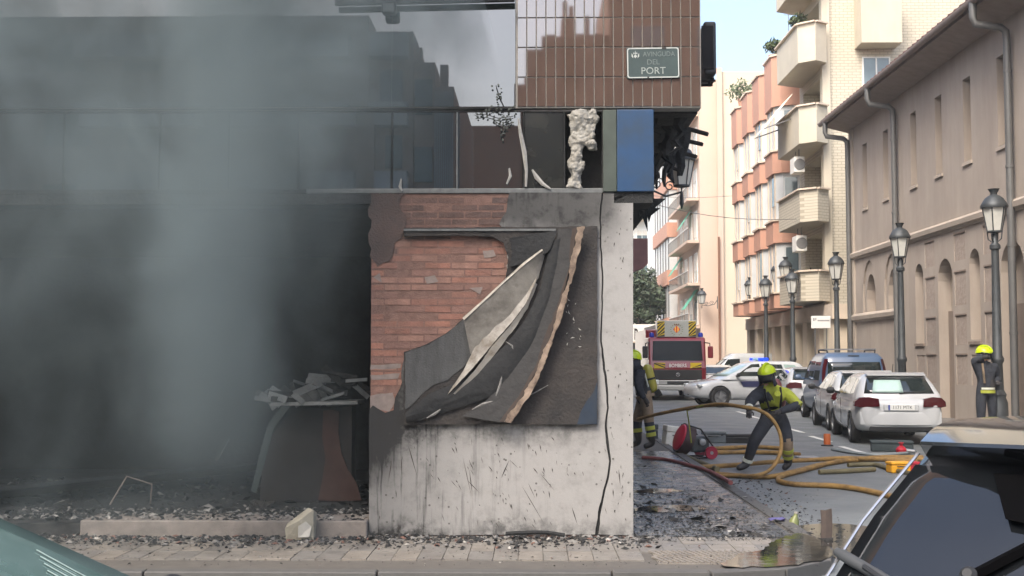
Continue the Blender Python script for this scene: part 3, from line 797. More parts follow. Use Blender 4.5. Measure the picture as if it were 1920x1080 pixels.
# kerb stones
ka = [(x, KY) for x in [-12 + 1.8 * i for i in range(8)]]
path = [p for p in ka if p[0] < KX - KRr - .3] + [arc[0], arc[3], arc[6], arc[9]] + [(KX, KY + KRr + .9 * i) for i in range(1, 18)]
path_o = []
for i, (x, y) in enumerate(path):
    a = path[max(0, i - 1)]; c = path[min(len(path) - 1, i + 1)]; d = Vector((c[0] - a[0], c[1] - a[1])).normalized()
    path_o.append((x + d.y * .14, y - d.x * .14))
for i in range(len(path) - 1):
    def sh(a, c, g=.006):
        v = Vector((c[0] - a[0], c[1] - a[1])); v = v.normalized() * g; return (a[0] + v.x, a[1] + v.y), (c[0] - v.x, c[1] - v.y)
    a, c = sh(path[i], path[i + 1]); ao, co = sh(path_o[i], path_o[i + 1])
    b = MB(); z = .0 + random.uniform(-.004, .004)
    b.poly([Vector((*a, z)), Vector((*c, z)), Vector((*co, z)), Vector((*ao, z))], (0, 0, -.17)); b.build('kerb_stone', M_KERB, pave, bevel=.012)
# far side pavement along the warehouse
RX = 9.75
pv = MB(); pv.box(RX + .15, 30, -6, 120, -.25, .03); pave2 = tag(pv.build('pavement', M_PAVE[1]), 'narrow grey pavement along the warehouse wall', kind='structure')
for i in range(14):
    b = MB(); b.box(RX, RX + .146, 18 + i * 2.0, 19.98 + i * 2.0, -.25, .034); b.build('kerb_stone', M_KERB, pave2, bevel=.015)
M_WATER = mat('standing_water', S(40, 41, 40), .055, var=.2, ior=1.33, bump=.05, bscale=7, rvar=.04)
def puddle(pp, z, label, seed):
    rnd = random.Random(seed); b = MB(); q = []
    n = len(pp)
    for i in range(n):
        for k in range(6):
            t = k / 6; a = pp[i]; c = pp[(i + 1) % n]; e = .05
            p0 = pp[i - 1]; p3 = pp[(i + 2) % n]
            f = lambda u: .5 * (2 * a[u] + (c[u] - p0[u]) * t + (2 * p0[u] - 5 * a[u] + 4 * c[u] - p3[u]) * t * t + (-p0[u] + 3 * a[u] - 3 * c[u] + p3[u]) * t ** 3)
            q.append(Vector((f(0) + rnd.uniform(-e, e) * .3, f(1) + rnd.uniform(-e, e), z)))
    b.poly(q, (0, 0, -.003)); return tag(b.build('puddle', M_WATER), label, kind='structure')
puddle([(2.6, 10.9), (3.1, 10.3), (3.5, 11.0), (3.7, 12.2), (3.3, 13.0), (2.75, 12.9), (2.6, 12.0)], ZR + .008, 'puddle in the gutter by the corner kerb', 1)
puddle([(1.7, 9.1), (2.2, 9.25), (2.75, 9.9), (2.72, 10.7), (3.3, 9.6), (2.9, 8.4), (2.0, 8.2)], ZR + .008, 'puddle on the road below the corner kerb', 2)
puddle([(1.5, 9.72), (2.0, 9.78), (2.42, 10.2), (2.56, 10.8), (2.5, 11.5), (2.2, 11.2), (2.0, 10.7), (1.65, 10.2)], .010, 'puddle on the corner pavement', 3)
puddle([(1.0, 13.3), (1.4, 13.15), (1.85, 13.4), (1.7, 13.75), (1.3, 13.7)], .006, 'puddle on the sooted pavement beside the pier', 4)
puddle([(1.1, 15.1), (1.5, 15.0), (1.85, 15.25), (1.5, 15.45)], .006, 'puddle on the pavement near the hoses', 5)
# parking bay line
for i in range(7):
    b = MB(); b.box(5.9 + .12 * i, 6.02 + .12 * i, 19.5 + i * 3.2, 21.3 + i * 3.2, ZR + .002, ZR + .005); tag(b.build('road_marking', mat('road_paint', S(205, 205, 200), .7, var=.25, scale=5, world=True)), 'worn white parking line on the asphalt', kind='structure')

# ------------------------------------------------------------------ warehouse on the right
M_WH = mat('warehouse_render', S(164, 153, 141), .9, var=.1, scale=.9, world=True, bump=.12, bscale=30, dirt=S(138, 126, 115), dirt_amt=.6, dirt_scale=.9, streak=(1, 1, .16))
M_WH2 = mat('warehouse_trim', S(172, 160, 146), .85, var=.1, scale=2, world=True)
M_SGR = mat('sgraffito_panel', S(160, 147, 135), .95, var=.1, scale=3, world=True, bump=.9, bscale=9, dirt=S(146, 132, 120), dirt_amt=.9, dirt_scale=5.5)
M_PIPE = mat('zinc_pipe', S(112, 112, 110), .45, .4, var=.12, scale=3)
M_ROOF = mat('roof_tile', S(104, 74, 68), .85, var=.2, scale=6, world=True)
M_SOFF = mat('eave_board', S(140, 128, 120), .8, var=.15, scale=4, world=True)
M_REC = mat('blocked_opening', S(132, 118, 106), .9, var=.15, scale=2, world=True)
WX, WE, WZ = 11.0, 42.3, 9.6
wh = thing('warehouse', 'old beige warehouse with deep eaves, slit windows and arched doorways', 'building', (0, 0, 0))
mb = MB(); mb.box(WX, WX + .6, 14, WE, -.2, WZ - .05)
wall = mb.build('wall', M_WH, wh)
ct = MB()
def yz(y0, y1, z0, z1, d): ct.box(WX - .1, WX + d, y0, y1, z0, z1)
def archcut(y, hw, z0, z1, d, target=None, pointed=False):
    rise = hw * (1.5 if pointed else 1.0); pp = [(-hw, z0), (hw, z0)]
    for k in range(9):
        t = k / 8 * math.pi
        zz = math.sin(t) * rise
        pp.append((hw * math.cos(t), z1 - rise + zz))
    (target or ct).poly([Vector((WX - .1, y + a, z)) for a, z in pp], (d + .1, 0, 0))
slits = [40.6, 38.2, 35.4, 33.2, 31.0, 28.7, 26.4, 24.2, 21.9, 19.6]
for y in slits: yz(y - .27, y + .27, 6.6, 8.75, .26)
for y in (40.3, 37.8): archcut(y, .8, 3.1, 4.85, .06, pointed=True)
for y, hw, z0, z1 in ((35.1, .36, 2.05, 4.33), (30.7, .36, 2.1, 4.37), (32.9, .58, -.1, 4.3), (28.3, .7, -.1, 4.35), (26.2, .36, 2.1, 4.37), (23.8, .6, -.1, 4.3)): archcut(y, hw, z0, z1, .35)
prow = [(4.16, 4.85), (3.0, 3.86), (1.98, 2.74), (.95, 1.72)]
pcol = [34.15, 31.75, 29.65, 27.1, 25.1]
for y in pcol:
    for z0, z1 in prow: yz(y - .42, y + .42, z0, z1, .035)
for y in (35.1, 30.7): yz(y - .36, y + .36, .95, 1.72, .035)
cut(wall, ct)
ct = MB()
for y in (40.3, 37.8): archcut(y, .55, 3.1, 4.4, .35, pointed=True)
cut(wall, ct)
for y in pcol:
    for z0, z1 in prow:
        b = MB(); b.box(WX + .018, WX + .034, y - .415, y + .415, z0 + .005, z1 - .005); b.build('panel', M_SGR, wh)
        b = MB(); b.box(WX - .012, WX + .02, y - .43, y + .43, z1, z1 + .035); b.build('panel_moulding', M_REC, wh)
for y in (35.1, 30.7):
    b = MB(); b.box(WX + .018, WX + .034, y - .355, y + .355, .955, 1.715); b.build('panel', M_SGR, wh)
    b = MB(); b.box(WX - .05, WX + .12, y - .42, y + .42, 1.98, 2.05); b.build('sill', M_REC, wh)
for y in slits:
    b = MB(); b.box(WX - .05, WX + .1, y - .32, y + .32, 6.52, 6.6); b.build('sill', M_WH2, wh)
    b = MB(); b.box(WX + .2, WX + .24, y - .269, y + .269, 6.601, 8.749); b.build('shutter', M_REC, wh)
for y, hw in ((32.9, .58), (28.3, .7)):
    b = MB(); b.box(WX + .26, WX + .32, y - hw + .005, y + hw - .005, .03, 2.9); b.build('door', M_REC, wh)
def mould(y0, y1, z, name='cornice'):
    b = MB(); pr = [(0, 0), (-.06, .0), (-.09, .06), (-.14, .08), (-.16, .2), (-.1, .26), (0, .3)]
    b.poly([Vector((WX + .02 + a, y0, z + c)) for a, c in pr], (0, y1 - y0, 0)); return b.build(name, M_WH2, wh)
mould(14, 36.75, 4.98); mould(36.95, 42.45, 4.98); mould(36.95, 42.45, 2.85)
b = MB(); b.box(WX - .06, WX + .3, 42.0, 42.42, .0, WZ - .1); b.build('corner_pilaster', M_WH2, wh)
b = MB(); b.box(WX + .02, 24, WE + .001, WE + .35, 0, WZ); b.build('end_wall', M_WH, wh)
# eaves, gutter and roof
EX = 10.2
b = MB(); b.poly([Vector((EX, 14, 9.72)), Vector((WX + .6, 14, 9.35)), Vector((WX + .6, 14, 10.35)), Vector((EX, 14, 9.82))], (0, WE + .5 - 14, 0)); b.build('eave', M_SOFF, wh)
b = MB(); b.poly([Vector((EX - .1, 14, 9.84)), Vector((18, 14, 13.4)), Vector((18, 14, 13.52)), Vector((EX - .1, 14, 9.96))], (0, WE + .65 - 14, 0)); b.build('roof', M_ROOF, wh)
gut = []
for k in range(9):
    t = math.pi * (1 + k / 8); gut.append((EX - .1 + .1 * math.cos(t), 9.86 + .11 * math.sin(t)))
for k in range(8, -1, -1):
    t = math.pi * (1 + k / 8); gut.append((EX - .1 + .085 * math.cos(t), 9.86 + .095 * math.sin(t)))
b = MB(); b.poly([Vector((x, 14, z)) for x, z in gut], (0, WE + .65 - 14, 0)); b.build('gutter', M_SOFF, wh)
b = MB()
for k in range(70):
    y = 14.2 + k * .405
    b.tube([(EX - .08, y, 9.93), (EX + 1.1, y, 10.47)], .07, 6)
tag(b.build('eave_tile_ends', M_ROOF, wh), kind='stuff')
for y in (42.25, 36.85, 27.95):
    b = MB(); b.tube([(EX - .1, y, 9.8), (EX - .1, y, 9.45), (EX - .06, y, 9.3), (WX - .28, y, 9.22), (WX - .16, y, 9.12), (WX - .14, y, 8.9), (WX - .14, y, .03)], .085, 10)
    pp = b.build('downpipe', M_PIPE, wh, auto=50)
    for z in (8.2, 6.0, 4.2, 2.2):
        b = MB(); b.lathe([(.1, -.03), (.1, .03)], 10, Matrix.Translation((WX - .14, y, z))); b.build('collar', M_PIPE, pp)

# ------------------------------------------------------------------ helpers for the apartment blocks
M_GL = mat('window_glass', S(92, 108, 112), .06, var=.3, scale=1.5, ior=1.8)
M_WFR = mat('window_frame_white', S(225, 225, 220), .5, var=.05)
M_SHUT = mat('roller_shutter', S(214, 208, 194), .6, var=.08)
def window(parent, x, y, z, w_, h, face, shut=0.0, name='window'):
    """a window with frame, panes and maybe a part-lowered shutter; face '-x' or '-y'"""
    T = Matrix.Translation((x, y, z)) @ (Matrix.Rotation(R(-90), 4, 'Z') if face == '-x' else Matrix.Identity(4))
    f = .05
    b = MB()
    for a in ((-w_ / 2, -w_ / 2 + f, 0, h), (w_ / 2 - f, w_ / 2, 0, h), (-w_ / 2 + f, w_ / 2 - f, 0, f), (-w_ / 2 + f, w_ / 2 - f, h - f, h), (-f * .5, f * .5, f, h - f)):
        b.box(a[0], a[1], -.05, .03, a[2], a[3], T)
    o = b.build(name, M_WFR, parent)
    for s_ in (-1, 1):
        b = MB(); b.box(min(s_ * f * .5, s_ * (w_ / 2 - f)), max(s_ * f * .5, s_ * (w_ / 2 - f)), -.02, .005, f, h - f, T); b.build('pane', M_GL, o)
    if shut:
        b = MB(); b.box(-w_ / 2 + f + .004, w_ / 2 - f - .004, -.045, -.024, h - f - (h - 2 * f) * shut, h - f - .002, T); b.build('shutter', M_SHUT, o)
    return o
M_CRM = mat('cream_tile_wall', S(192, 184, 165), .75, var=.08, scale=1.5, world=True, dirt=S(178, 167, 145), dirt_amt=.5, dirt_scale=1.2, streak=(1, 1, .2))
def brickish(name, c, c2, sx=.26, sy=.08):
    m = bpy.data.materials.new(name); m.use_nodes = True; nt = m.node_tree; b = nt.nodes['Principled BSDF']; L = nt.links.new
    g = nd(nt, 'ShaderNodeNewGeometry'); sp_ = nd(nt, 'ShaderNodeSeparateXYZ'); L(g.outputs['Position'], sp_.inputs[0])
    ad = nd(nt, 'ShaderNodeMath', operation='ADD'); L(sp_.outputs[0], ad.inputs[0]); L(sp_.outputs[1], ad.inputs[1])
    cb = nd(nt, 'ShaderNodeCombineXYZ'); L(ad.outputs[0], cb.inputs[0]); L(sp_.outputs[2], cb.inputs[1])
    bt = nd(nt, 'ShaderNodeTexBrick'); L(cb.outputs[0], bt.inputs['Vector']); bt.inputs['Scale'].default_value = 1
    bt.inputs['Brick Width'].default_value = sx; bt.inputs['Row Height'].default_value = sy; bt.inputs['Mortar Size'].default_value = sy * .12
    bt.inputs['Color1'].default_value = (*c, 1); bt.inputs['Color2'].default_value = (c[0] * .94, c[1] * .94, c[2] * .92, 1); bt.inputs['Mortar'].default_value = (*c2, 1)
    L(bt.outputs[0], b.inputs['Base Color']); b.inputs['Roughness'].default_value = .75
    return m
M_CBR = brickish('cream_brick', S(194, 186, 168), S(162, 154, 136), .3, .11)
M_PINK = mat('salmon_tile', S(190, 146, 124), .75, var=.1, scale=2, world=True, dirt=S(188, 132, 108), dirt_amt=.4)
M_PINKW = mat('pale_pink_render', S(198, 176, 158), .85, var=.05, scale=.6, world=True)
M_CREAMW = mat('pale_cream_render', S(204, 190, 168), .85, var=.05, scale=.6, world=True)
M_WHITE = mat('white_glazing', S(200, 203, 202), .35, var=.06, scale=2, world=True)
M_CONCW = mat('pale_slab', S(206, 190, 170), .85, var=.08, scale=2, world=True)
M_DARKIN = mat('shop_dark', S(96, 88, 76), .6, var=.25, scale=1, world=True)
M_PLANT = mat('balcony_leaf', S(92, 106, 76), .8, var=.4, scale=3)

def leafball(name, parent, c, rx, ry, rz, n, size, m, seed):
    rnd = random.Random(seed); b = MB()
    for _ in range(n):
        while True:
            u = Vector((rnd.uniform(-1, 1), rnd.uniform(-1, 1), rnd.uniform(-1, 1)))
            if .25 < u.length < 1: break
        f = .75 + .5 * mnoise.noise(Vector(c) * .7 + u * 1.7)
        p = Vector(c) + Vector((u.x * rx, u.y * ry, u.z * rz)) * f
        d = Vector((rnd.gauss(0, 1), rnd.gauss(0, 1), rnd.gauss(0, 1))).normalized() * size * rnd.uniform(.6, 1.3)
        e = d.orthogonal().normalized() * size * .45
        b.add([p - d, p + e, p + d, p - e], [(0, 1, 2, 3)])
    return tag(b.build(name, m, parent, fixn=False), kind='stuff')

# ------------------------------------------------------------------ cream corner block (facing us behind the warehouse)
AY = 46.0
ca = thing('cream_apartment_block', 'cream brick apartment block with solid corner balconies behind the warehouse', 'building', (0, 0, 0))
b = MB(); b.box(11.0, 26, AY, 50.2, 3.6, 26); wl = b.build('wall', M_CBR, ca)
ct = MB()
for z in (4.1, 7.0, 10.0, 13.0, 16.0):
    ct.box(10.9, 11.9, 46.4, 49.6, z + .0, z + 2.35)            # loggias behind the corner balconies
cut(wl, ct)
for z in (4.1, 7.0, 10.0, 13.0, 16.0):
    window(ca, 11.86, 48.0, z + .05, 2.2, 2.2, '-x', .35 if z < 8 else .6)
for zb, zt in ((3.75, 5.35), (6.7, 8.4), (9.65, 11.4), (12.7, 14.5), (15.7, 17.5)):
    bal = MB()
    pl_ = [(11.0, 45.6), (10.5, 45.2), (9.95, 45.7), (9.9, 49.4), (11.0, 50.0)]
    bal.poly([Vector((x, y, zb)) for x, y in pl_], (0, 0, .18))
    pin = [(11.0, 45.75), (10.53, 45.37), (10.08, 45.8), (10.03, 49.3), (11.0, 49.85)]
    for i in range(len(pl_) - 1):
        a, c, ci, ai = pl_[i], pl_[i + 1], pin[i + 1], pin[i]
        bal.poly([Vector((*a, zb + .18)), Vector((*c, zb + .18)), Vector((*ci, zb + .18)), Vector((*ai, zb + .18))], (0, 0, zt - zb - .18 - (.35 if zb > 9 else .5)))
    bo = bal.build('balcony', M_CBR if zb < 9 else M_CRM, ca)
    cp = MB()
    zz = zt - (.35 if zb > 9 else .5)
    for i in range(len(pl_) - 1): cp.bar((*pl_[i], zz + .02), (*pl_[i + 1], zz + .02), .2, .06)
    cp.build('coping', M_CONCW, bo)
b = MB(); b.box(12.15, 13.65, 45.0, 45.999, 13.3, 13.45); b.box(12.15, 13.65, 45.0, 45.12, 13.45, 15.2); b.box(12.15, 12.25, 45.12, 45.999, 13.45, 15.2); b.box(13.55, 13.65, 45.12, 45.999, 13.45, 15.2)
b.build('balcony', M_CRM, ca)
window(ca, 12.95, AY - .001, 11.85, 1.05, 1.15, '-y', .0)
window(ca, 12.9, AY - .001, 15.3, 1.3, 1.3, '-y', .3)
window(ca, 17.5, AY - .001, 15.4, 1.3, 1.3, '-y', .3)
b = MB(); b.box(10.9, 11.2, 45.9, 46.3, 0, 26); b.build('corner_strip', M_CRM, ca)
for zz, yy in ((9.05, 47.2), (6.0, 47.0)):
    ac = thing('air_conditioner', 'white air conditioner hanging under the %s corner balcony of the cream block' % ('upper' if zz > 8 else 'lower'), 'air conditioner', (10.2, yy, zz), group='air conditioners on the cream block')
    b = MB(); b.box(-.2, .2, -.4, .4, -.3, .3); b.build('case', mat('ac_white', S(222, 220, 212), .5, var=.06), ac, bevel=.02)
    b = MB(); b.lathe([(.2, 0), (.22, .01), (.2, .02)], 16, Matrix.Translation((0, -.405, 0)) @ Matrix.Rotation(R(90), 4, 'X')); b.build('fan_grille', mat('ac_grille', S(110, 110, 108), .6), ac)
    b = MB(); b.bar((0, -.3, .3), (0, -.3, .62), .03, .03); b.bar((0, .3, .3), (0, .3, .62), .03, .03); b.build('hanger', M_PIPE, ac)
# ground floor of shops
b = MB(); b.box(11.35, 26, 44.5, 62.4, 0, 3.6); b.build('shop_front', M_DARKIN, ca)
b = MB(); b.box(10.75, 26, 44.3, 62.4, 3.05, 3.6); b.build('shop_lintel', M_CONCW, ca)
for i in range(9):
    y = 44.6 + i * 2.15
    b = MB(); b.box(10.85, 11.35, y, y + .75, 0, 3.05); b.build('column', M_CREAMW, ca)
for i in range(8):
    y = 45.9 + i * 2.15; b = MB(); b.box(11.28, 11.345, y, y + .85, .3 if i % 2 else .05, 2.6); b.build('shop_window' if i % 2 else 'shop_door', M_GL if i % 3 else mat('shop_grille', S(150, 140, 122), .6), ca)
aw = thing('balcony_awning', 'pale striped awning sloping from the corner balcony of the cream block', 'awning', (10.0, 49.2, 11.8))
b = MB(); b.grid([[(0, 0, 0), (0, -2.2, 0)], [(-1.1, 0, -1.35), (-1.1, -2.2, -1.35)]], (0, 0, .03)); b.build('canvas', mat('awning_cream', S(232, 222, 200), .8, var=.08), aw)
b = MB(); b.bar((-1.1, -2.2, -1.33), (.1, -2.2, -.9), .04, .04); b.bar((-1.1, 0, -1.33), (.1, 0, -.9), .04, .04); b.build('arm', M_PIPE, aw)

# ------------------------------------------------------------------ salmon block with glazed bays
sb_ = thing('salmon_bay_block', 'apartment block with white glazed bays and salmon parapet bands', 'building', (0, 0, 0))
b = MB(); b.box(11.0, 26, 50.21, 62.4, 3.6, 13.6); b.build('wall', M_CRM, sb_)
b = MB(); b.box(11.0, 26, 52.21, 62.4, 13.6, 13.9); b.build('roof', M_CONCW, sb_)
for i, y in enumerate((50.5, 53.4, 56.3, 59.3)):
    top = 14.2 - .12 * i
    for z0, z1 in ((3.7, 4.3), (6.4, 7.3), (9.3, 10.2), (12.1, top)):
        b = MB()
        b.poly([Vector((x, yy, z0)) for x, yy in [(11.0, y - .2), (10.25, y), (9.95, y + .35), (9.95, y + 1.9), (10.25, y + 2.25), (11.0, y + 2.45)]], (0, 0, z1 - z0)); pr = b.build('parapet', M_PINK, sb_)
        b = MB(); b.poly([Vector((x, yy, z1)) for x, yy in [(11.0, y - .25), (10.2, y - .05), (9.88, y + .32), (9.88, y + 1.93), (10.2, y + 2.3), (11.0, y + 2.5)]], (0, 0, .07)); b.build('coping', M_CONCW, pr)
    for z0, z1 in ((4.37, 6.4), (7.37, 9.3), (10.27, 12.1)):
        b = MB(); b.poly([Vector((x, yy, z0 + .002)) for x, yy in [(11.0, y - .05), (10.33, y + .1), (10.08, y + .4), (10.08, y + 1.85), (10.33, y + 2.15), (11.0, y + 2.3)]], (0, 0, z1 - z0 - .004)); bay = b.build('glazed_bay', M_WHITE, sb_)
        for dy in (.42, 1.14, 1.83):
            b = MB(); b.box(10.03, 10.08, y + dy - .03, y + dy + .03, z0 + .004, z1 - .004); b.build('mullion', M_CONCW, bay)
        if (i + int(z0)) % 2:
            b = MB(); b.box(10.05, 10.079, y + .5, y + 1.08, z0 + .6, z1 - .15); b.build('pane', M_GL, bay)
        b = MB(); b.add([(10.92, y - .035, z0 + .5), (10.4, y + .08, z0 + .5), (10.4, y + .08, z1 - .2), (10.92, y - .035, z1 - .2)], [(0, 1, 2, 3)]);
        bb2 = MB(); bb2.poly([Vector((10.9, y - .032, z0 + .5)), Vector((10.42, y + .076, z0 + .5)), Vector((10.42, y + .076, z1 - .2)), Vector((10.9, y - .032, z1 - .2))], (-.01, -.02, 0)); bb2.build('pane', M_GL if i % 2 == 0 else M_SHUT, bay)
for y, z, s_ in ((52.5, 15.4, .45), (60.5, 15.2, .9), (47.5, 15.1, .45)):
    pt = thing('balcony_plant', {52.5: 'small green shrub on the roof edge above the nearest salmon bay', 60.5: 'bushy dark shrub on the far end of the salmon roof', 47.5: 'leafy plants trailing over the top cream balcony'}[y], 'plant', (10.4, y, z - .9), group='rooftop plants')
    b = MB(); b.lathe([(.18, 0), (.25, .4)], 10, Matrix.Translation((0, 0, -.2))); b.build('pot', M_PINK, pt)
    leafball('foliage', pt, (0, 0, .6), s_, s_, s_ * .8, 380, .11, M_PLANT, int(y))
b = MB(); b.box(11.4, 12.3, 54, 55.2, 13.6, 15.3); b.build('chimney', M_PINK, sb_)
b = MB(); b.box(12.0, 12.9, 57.5, 58.5, 13.6, 16.2); b.build('chimney', M_CREAMW, sb_)
def antenna(x, y, z, h, lab):
    t = thing('antenna', lab, 'antenna', (x, y, z)); b = MB(); b.tube([(0, 0, -.3), (0, 0, h)], .02, 6); b.build('mast', M_PIPE, t)
    for k in range(5):
        b = MB(); b.bar((-.35 + .03 * k, 0, h - .12 * k - .1), (.35 - .03 * k, 0, h - .12 * k - .1), .02, .02); b.build('rod', M_PIPE, t)
antenna(12.2, 58, 16.2, 2.4, 'thin rooftop antenna on the salmon block'); 

# ------------------------------------------------------------------ gable ends and long facade further down
gb = thing('pink_gable_block', 'tall pale pink block with a blank gable end and balconied street front', 'building', (0, 0, 0))
b = MB(); b.box(10.9, 12.3, 80, 92, 0, 19.9); b.build('gable_wall', M_PINKW, gb)
b = MB(); b.box(12.3, 30, 79.7, 92, 0, 20.4); b.build('gable_wall', M_CREAMW, gb)
b = MB(); b.box(12.0, 12.35, 79.5, 79.7, 0, 20.6); b.build('corner_strip', M_PINKW, gb)
b = MB(); b.box(10.9, 12.2, 82, 90, 19.9, 20.5); b.build('parapet', M_PINKW, gb)
b = MB(); b.bar((12.02, 79.4, 0), (12.02, 79.4, 9.5), .12, .12); b.build('drain_pipe', mat('brown_pipe', S(120, 84, 62), .6), gb)
M_GREENA = mat('green_awning', S(96, 168, 140), .75, var=.15, scale=4, world=True)
for k, z in enumerate((3.6, 6.4, 9.2, 12.0, 14.8, 17.6)):
    b = MB(); b.box(10.1, 10.89, 80.4, 91.6, z, z + .18); sl = b.build('balcony', M_PINKW, gb)
    b = MB(); b.box(10.1, 10.16, 80.4, 91.6, z + .95, z + 1.0); b.build('rail', M_WFR, sl)
    b = MB()
    for j in range(28): b.bar((10.13, 80.5 + j * .4, z + .18), (10.13, 80.5 + j * .4, z + .95), .03, .03)
    tag(b.build('balusters', M_PIPE, sl), kind='stuff')
    for j in range(4): window(gb, 10.89, 82 + j * 2.6, z + .25, 1.5, 2.0, '-x', (.2, .6, .9, .4)[(j + k) % 4])
    for j in range(4):
        if (j * 3 + k) % 5 == 0:
            b = MB(); yy = 81 + j * 2.7; b.grid([[(10.85, yy, z + 2.6), (10.85, yy + 2.0, z + 2.6)], [(10.0, yy, z + 1.3), (10.0, yy + 2.0, z + 1.3)]], (0, 0, -.03)); b.build('awning', M_GREENA, sl)
wb = thing('white_band_block', 'white apartment block with salmon balcony bands beyond the pink gable', 'building', (0, 0, 0))
b = MB(); b.box(10.9, 30, 92.01, 104, 0, 21.5); b.build('wall', M_PINKW, wb)
for k, z in enumerate((3.6, 7.2, 10.8, 14.4, 18.0)):
    b = MB(); b.box(10.1, 10.89, 92.5, 103.6, z, z + 1.1); b.build('balcony', M_PINK, wb)
    b = MB(); b.box(10.3, 10.88, 92.6, 103.5, z + 1.1, z + 3.58); gz = b.build('glazing', M_WHITE, wb)
    for j in range(6):
        b = MB(); b.box(10.24, 10.3, 93 + j * 2, 93.15 + j * 2, z + 1.1, z + 3.55); b.build('mullion', M_PIPE, gz)
gw = thing('grey_white_block', 'narrow grey white block at the far end of the street', 'building', (0, 0, 0))
b = MB(); b.box(10.8, 30, 104.01, 116, 0, 24); b.build('wall', mat('grey_white', S(214, 214, 208), .8, var=.06, world=True), gw)
for k in range(7):
    b = MB(); b.box(10.72, 10.799, 106, 107.4, 2 + 3 * k, 4 + 3 * k); b.build('window', M_GL, gw)
fe = thing('far_end_building', 'pale building closing the street with a green awning on its balcony', 'building', (0, 0, 0))
b = MB(); b.box(-4, 12.5, 135, 140, 0, 30); b.build('wall', mat('far_pale', S(224, 220, 210), .85, var=.05, world=True), fe)
for k in range(8):
    z = 3.5 + 3.3 * k
    b = MB(); b.box(8, 12.4, 133.8, 134.99, z, z + .3); b.build('balcony', M_CONCW, fe)
    for j in range(3): window(fe, 9 + 1.5 * j, 134.99, z + .4, 1.2, 2.0, '-y', .3)
b = MB(); b.grid([[(10.5, 134.9, 18.2), (12.6, 134.9, 18.2)], [(10.5, 133.5, 17.0), (12.6, 133.5, 17.0)]], (0, 0, -.05)); b.build('awning', M_GREENA, fe)
for (x0, y0, z0), (x1, y1, z1), lab in (((1.6, 40, 7.4), (10.9, 47, 7.0), 'thin cable sagging across the street in front of the salmon bays'), ((1.6, 60, 10.6), (10.9, 66, 10.4), 'thin cable crossing the street before the pink gable')):
    b = MB(); b.tube([(x0 + (x1 - x0) * k / 10, y0 + (y1 - y0) * k / 10, z0 + (z1 - z0) * k / 10 - .5 * math.sin(math.pi * k / 10)) for k in range(11)], .012, 5); tag(b.build('overhead_cable', M_PIPE), lab, 'cable', 'cables across the street')
lr = thing('left_row_block', 'long apartment row continuing the left side of the street beyond the burnt building', 'building', (0, 0, 0))
b = MB(); b.box(-14, 1.3, 41, 90, 0, 15); b.build('wall', M_PINKW, lr)
for k in range(5):
    for j in range(9):
        b = MB(); b.box(1.301, 1.34, 43 + 5 * j, 45.4 + 5 * j, .4 + 3 * k, 2.3 + 3 * k); b.build('window', M_GL, lr)
# street tree and bar at the end of the left side
tr = thing('street_tree', 'round leafy street tree at the far end of the left pavement', 'tree', (8.6, 96, ZR))
b = MB(); b.tube([(0, 0, 0), (.05, 0, 2), (0, .1, 4.5)], [.22, .17, .1], 8)
for a in range(5):
    b.tube([(0, 0, 2.6 + .3 * a), (math.cos(a * 1.3) * 1.1, math.sin(a * 1.3) * 1.1, 4.8 + .3 * a)], [.09, .03], 6)
b.build('trunk', mat('bark', S(96, 84, 72), .9, var=.3, scale=8, bump=.5), tr)
leafball('crown', tr, (0, 0, 6.4), 2.3, 2.3, 2.8, 5200, .22, mat('tree_leaf', S(70, 84, 64), .7, var=.4, scale=1.2), 77)
br = thing('corner_bar', 'low white bar front with its name board at the far left of the street', 'building', (8.05, 92, ZR))
b = MB(); b.box(-2.5, 1.35, .3, 6, 0, 4.3); b.build('wall', mat('bar_white', S(226, 224, 216), .8, var=.06), br)
b = MB(); b.box(-1.2, 1.3, .0, .29, 3.0, 4.1); sg = b.build('name_board', M_WFR, br)
text('lettering', 'Bar', 1.15, mat('sign_black', S(28, 28, 30), .6), sg, (-.12, -.005, 3.5), RT, .004, sx=.5, bold=.03)
b = MB(); b.box(-1.2, 1.3, .2, .29, .1, 2.9); b.build('shop_window', mat('bar_dark', S(70, 70, 68), .3), br)
b = MB(); b.box(-1.3, 1.32, -1.0, .28, 2.9, 2.99); b.build('canopy', M_CONCW, br)
hb = P(1183, 447, 22.0); hc = P(1215, 515, 22.0)
hs = thing('projecting_box_sign', 'dull reddish brown box sign projecting further along the left wall', 'sign', (hb.x - .3, 22, hc.z))
b = MB(); b.poly([(0, 0, .06), (.18, 0, 0), (hc.x - hb.x + .22, 0, .12), (hc.x - hb.x + .3, 0, .2), (hc.x - hb.x + .3, 0, hb.z - hc.z), (0, 0, hb.z - hc.z)], (0, .35, 0)); b.build('case', mat('brown_sign', S(120, 84, 82), .5, var=.2, scale=3), hs)
b = MB(); b.bar((-.5, .17, .5), (0, .17, .5), .05, .05); b.build('bracket', M_CHAR2, hs)

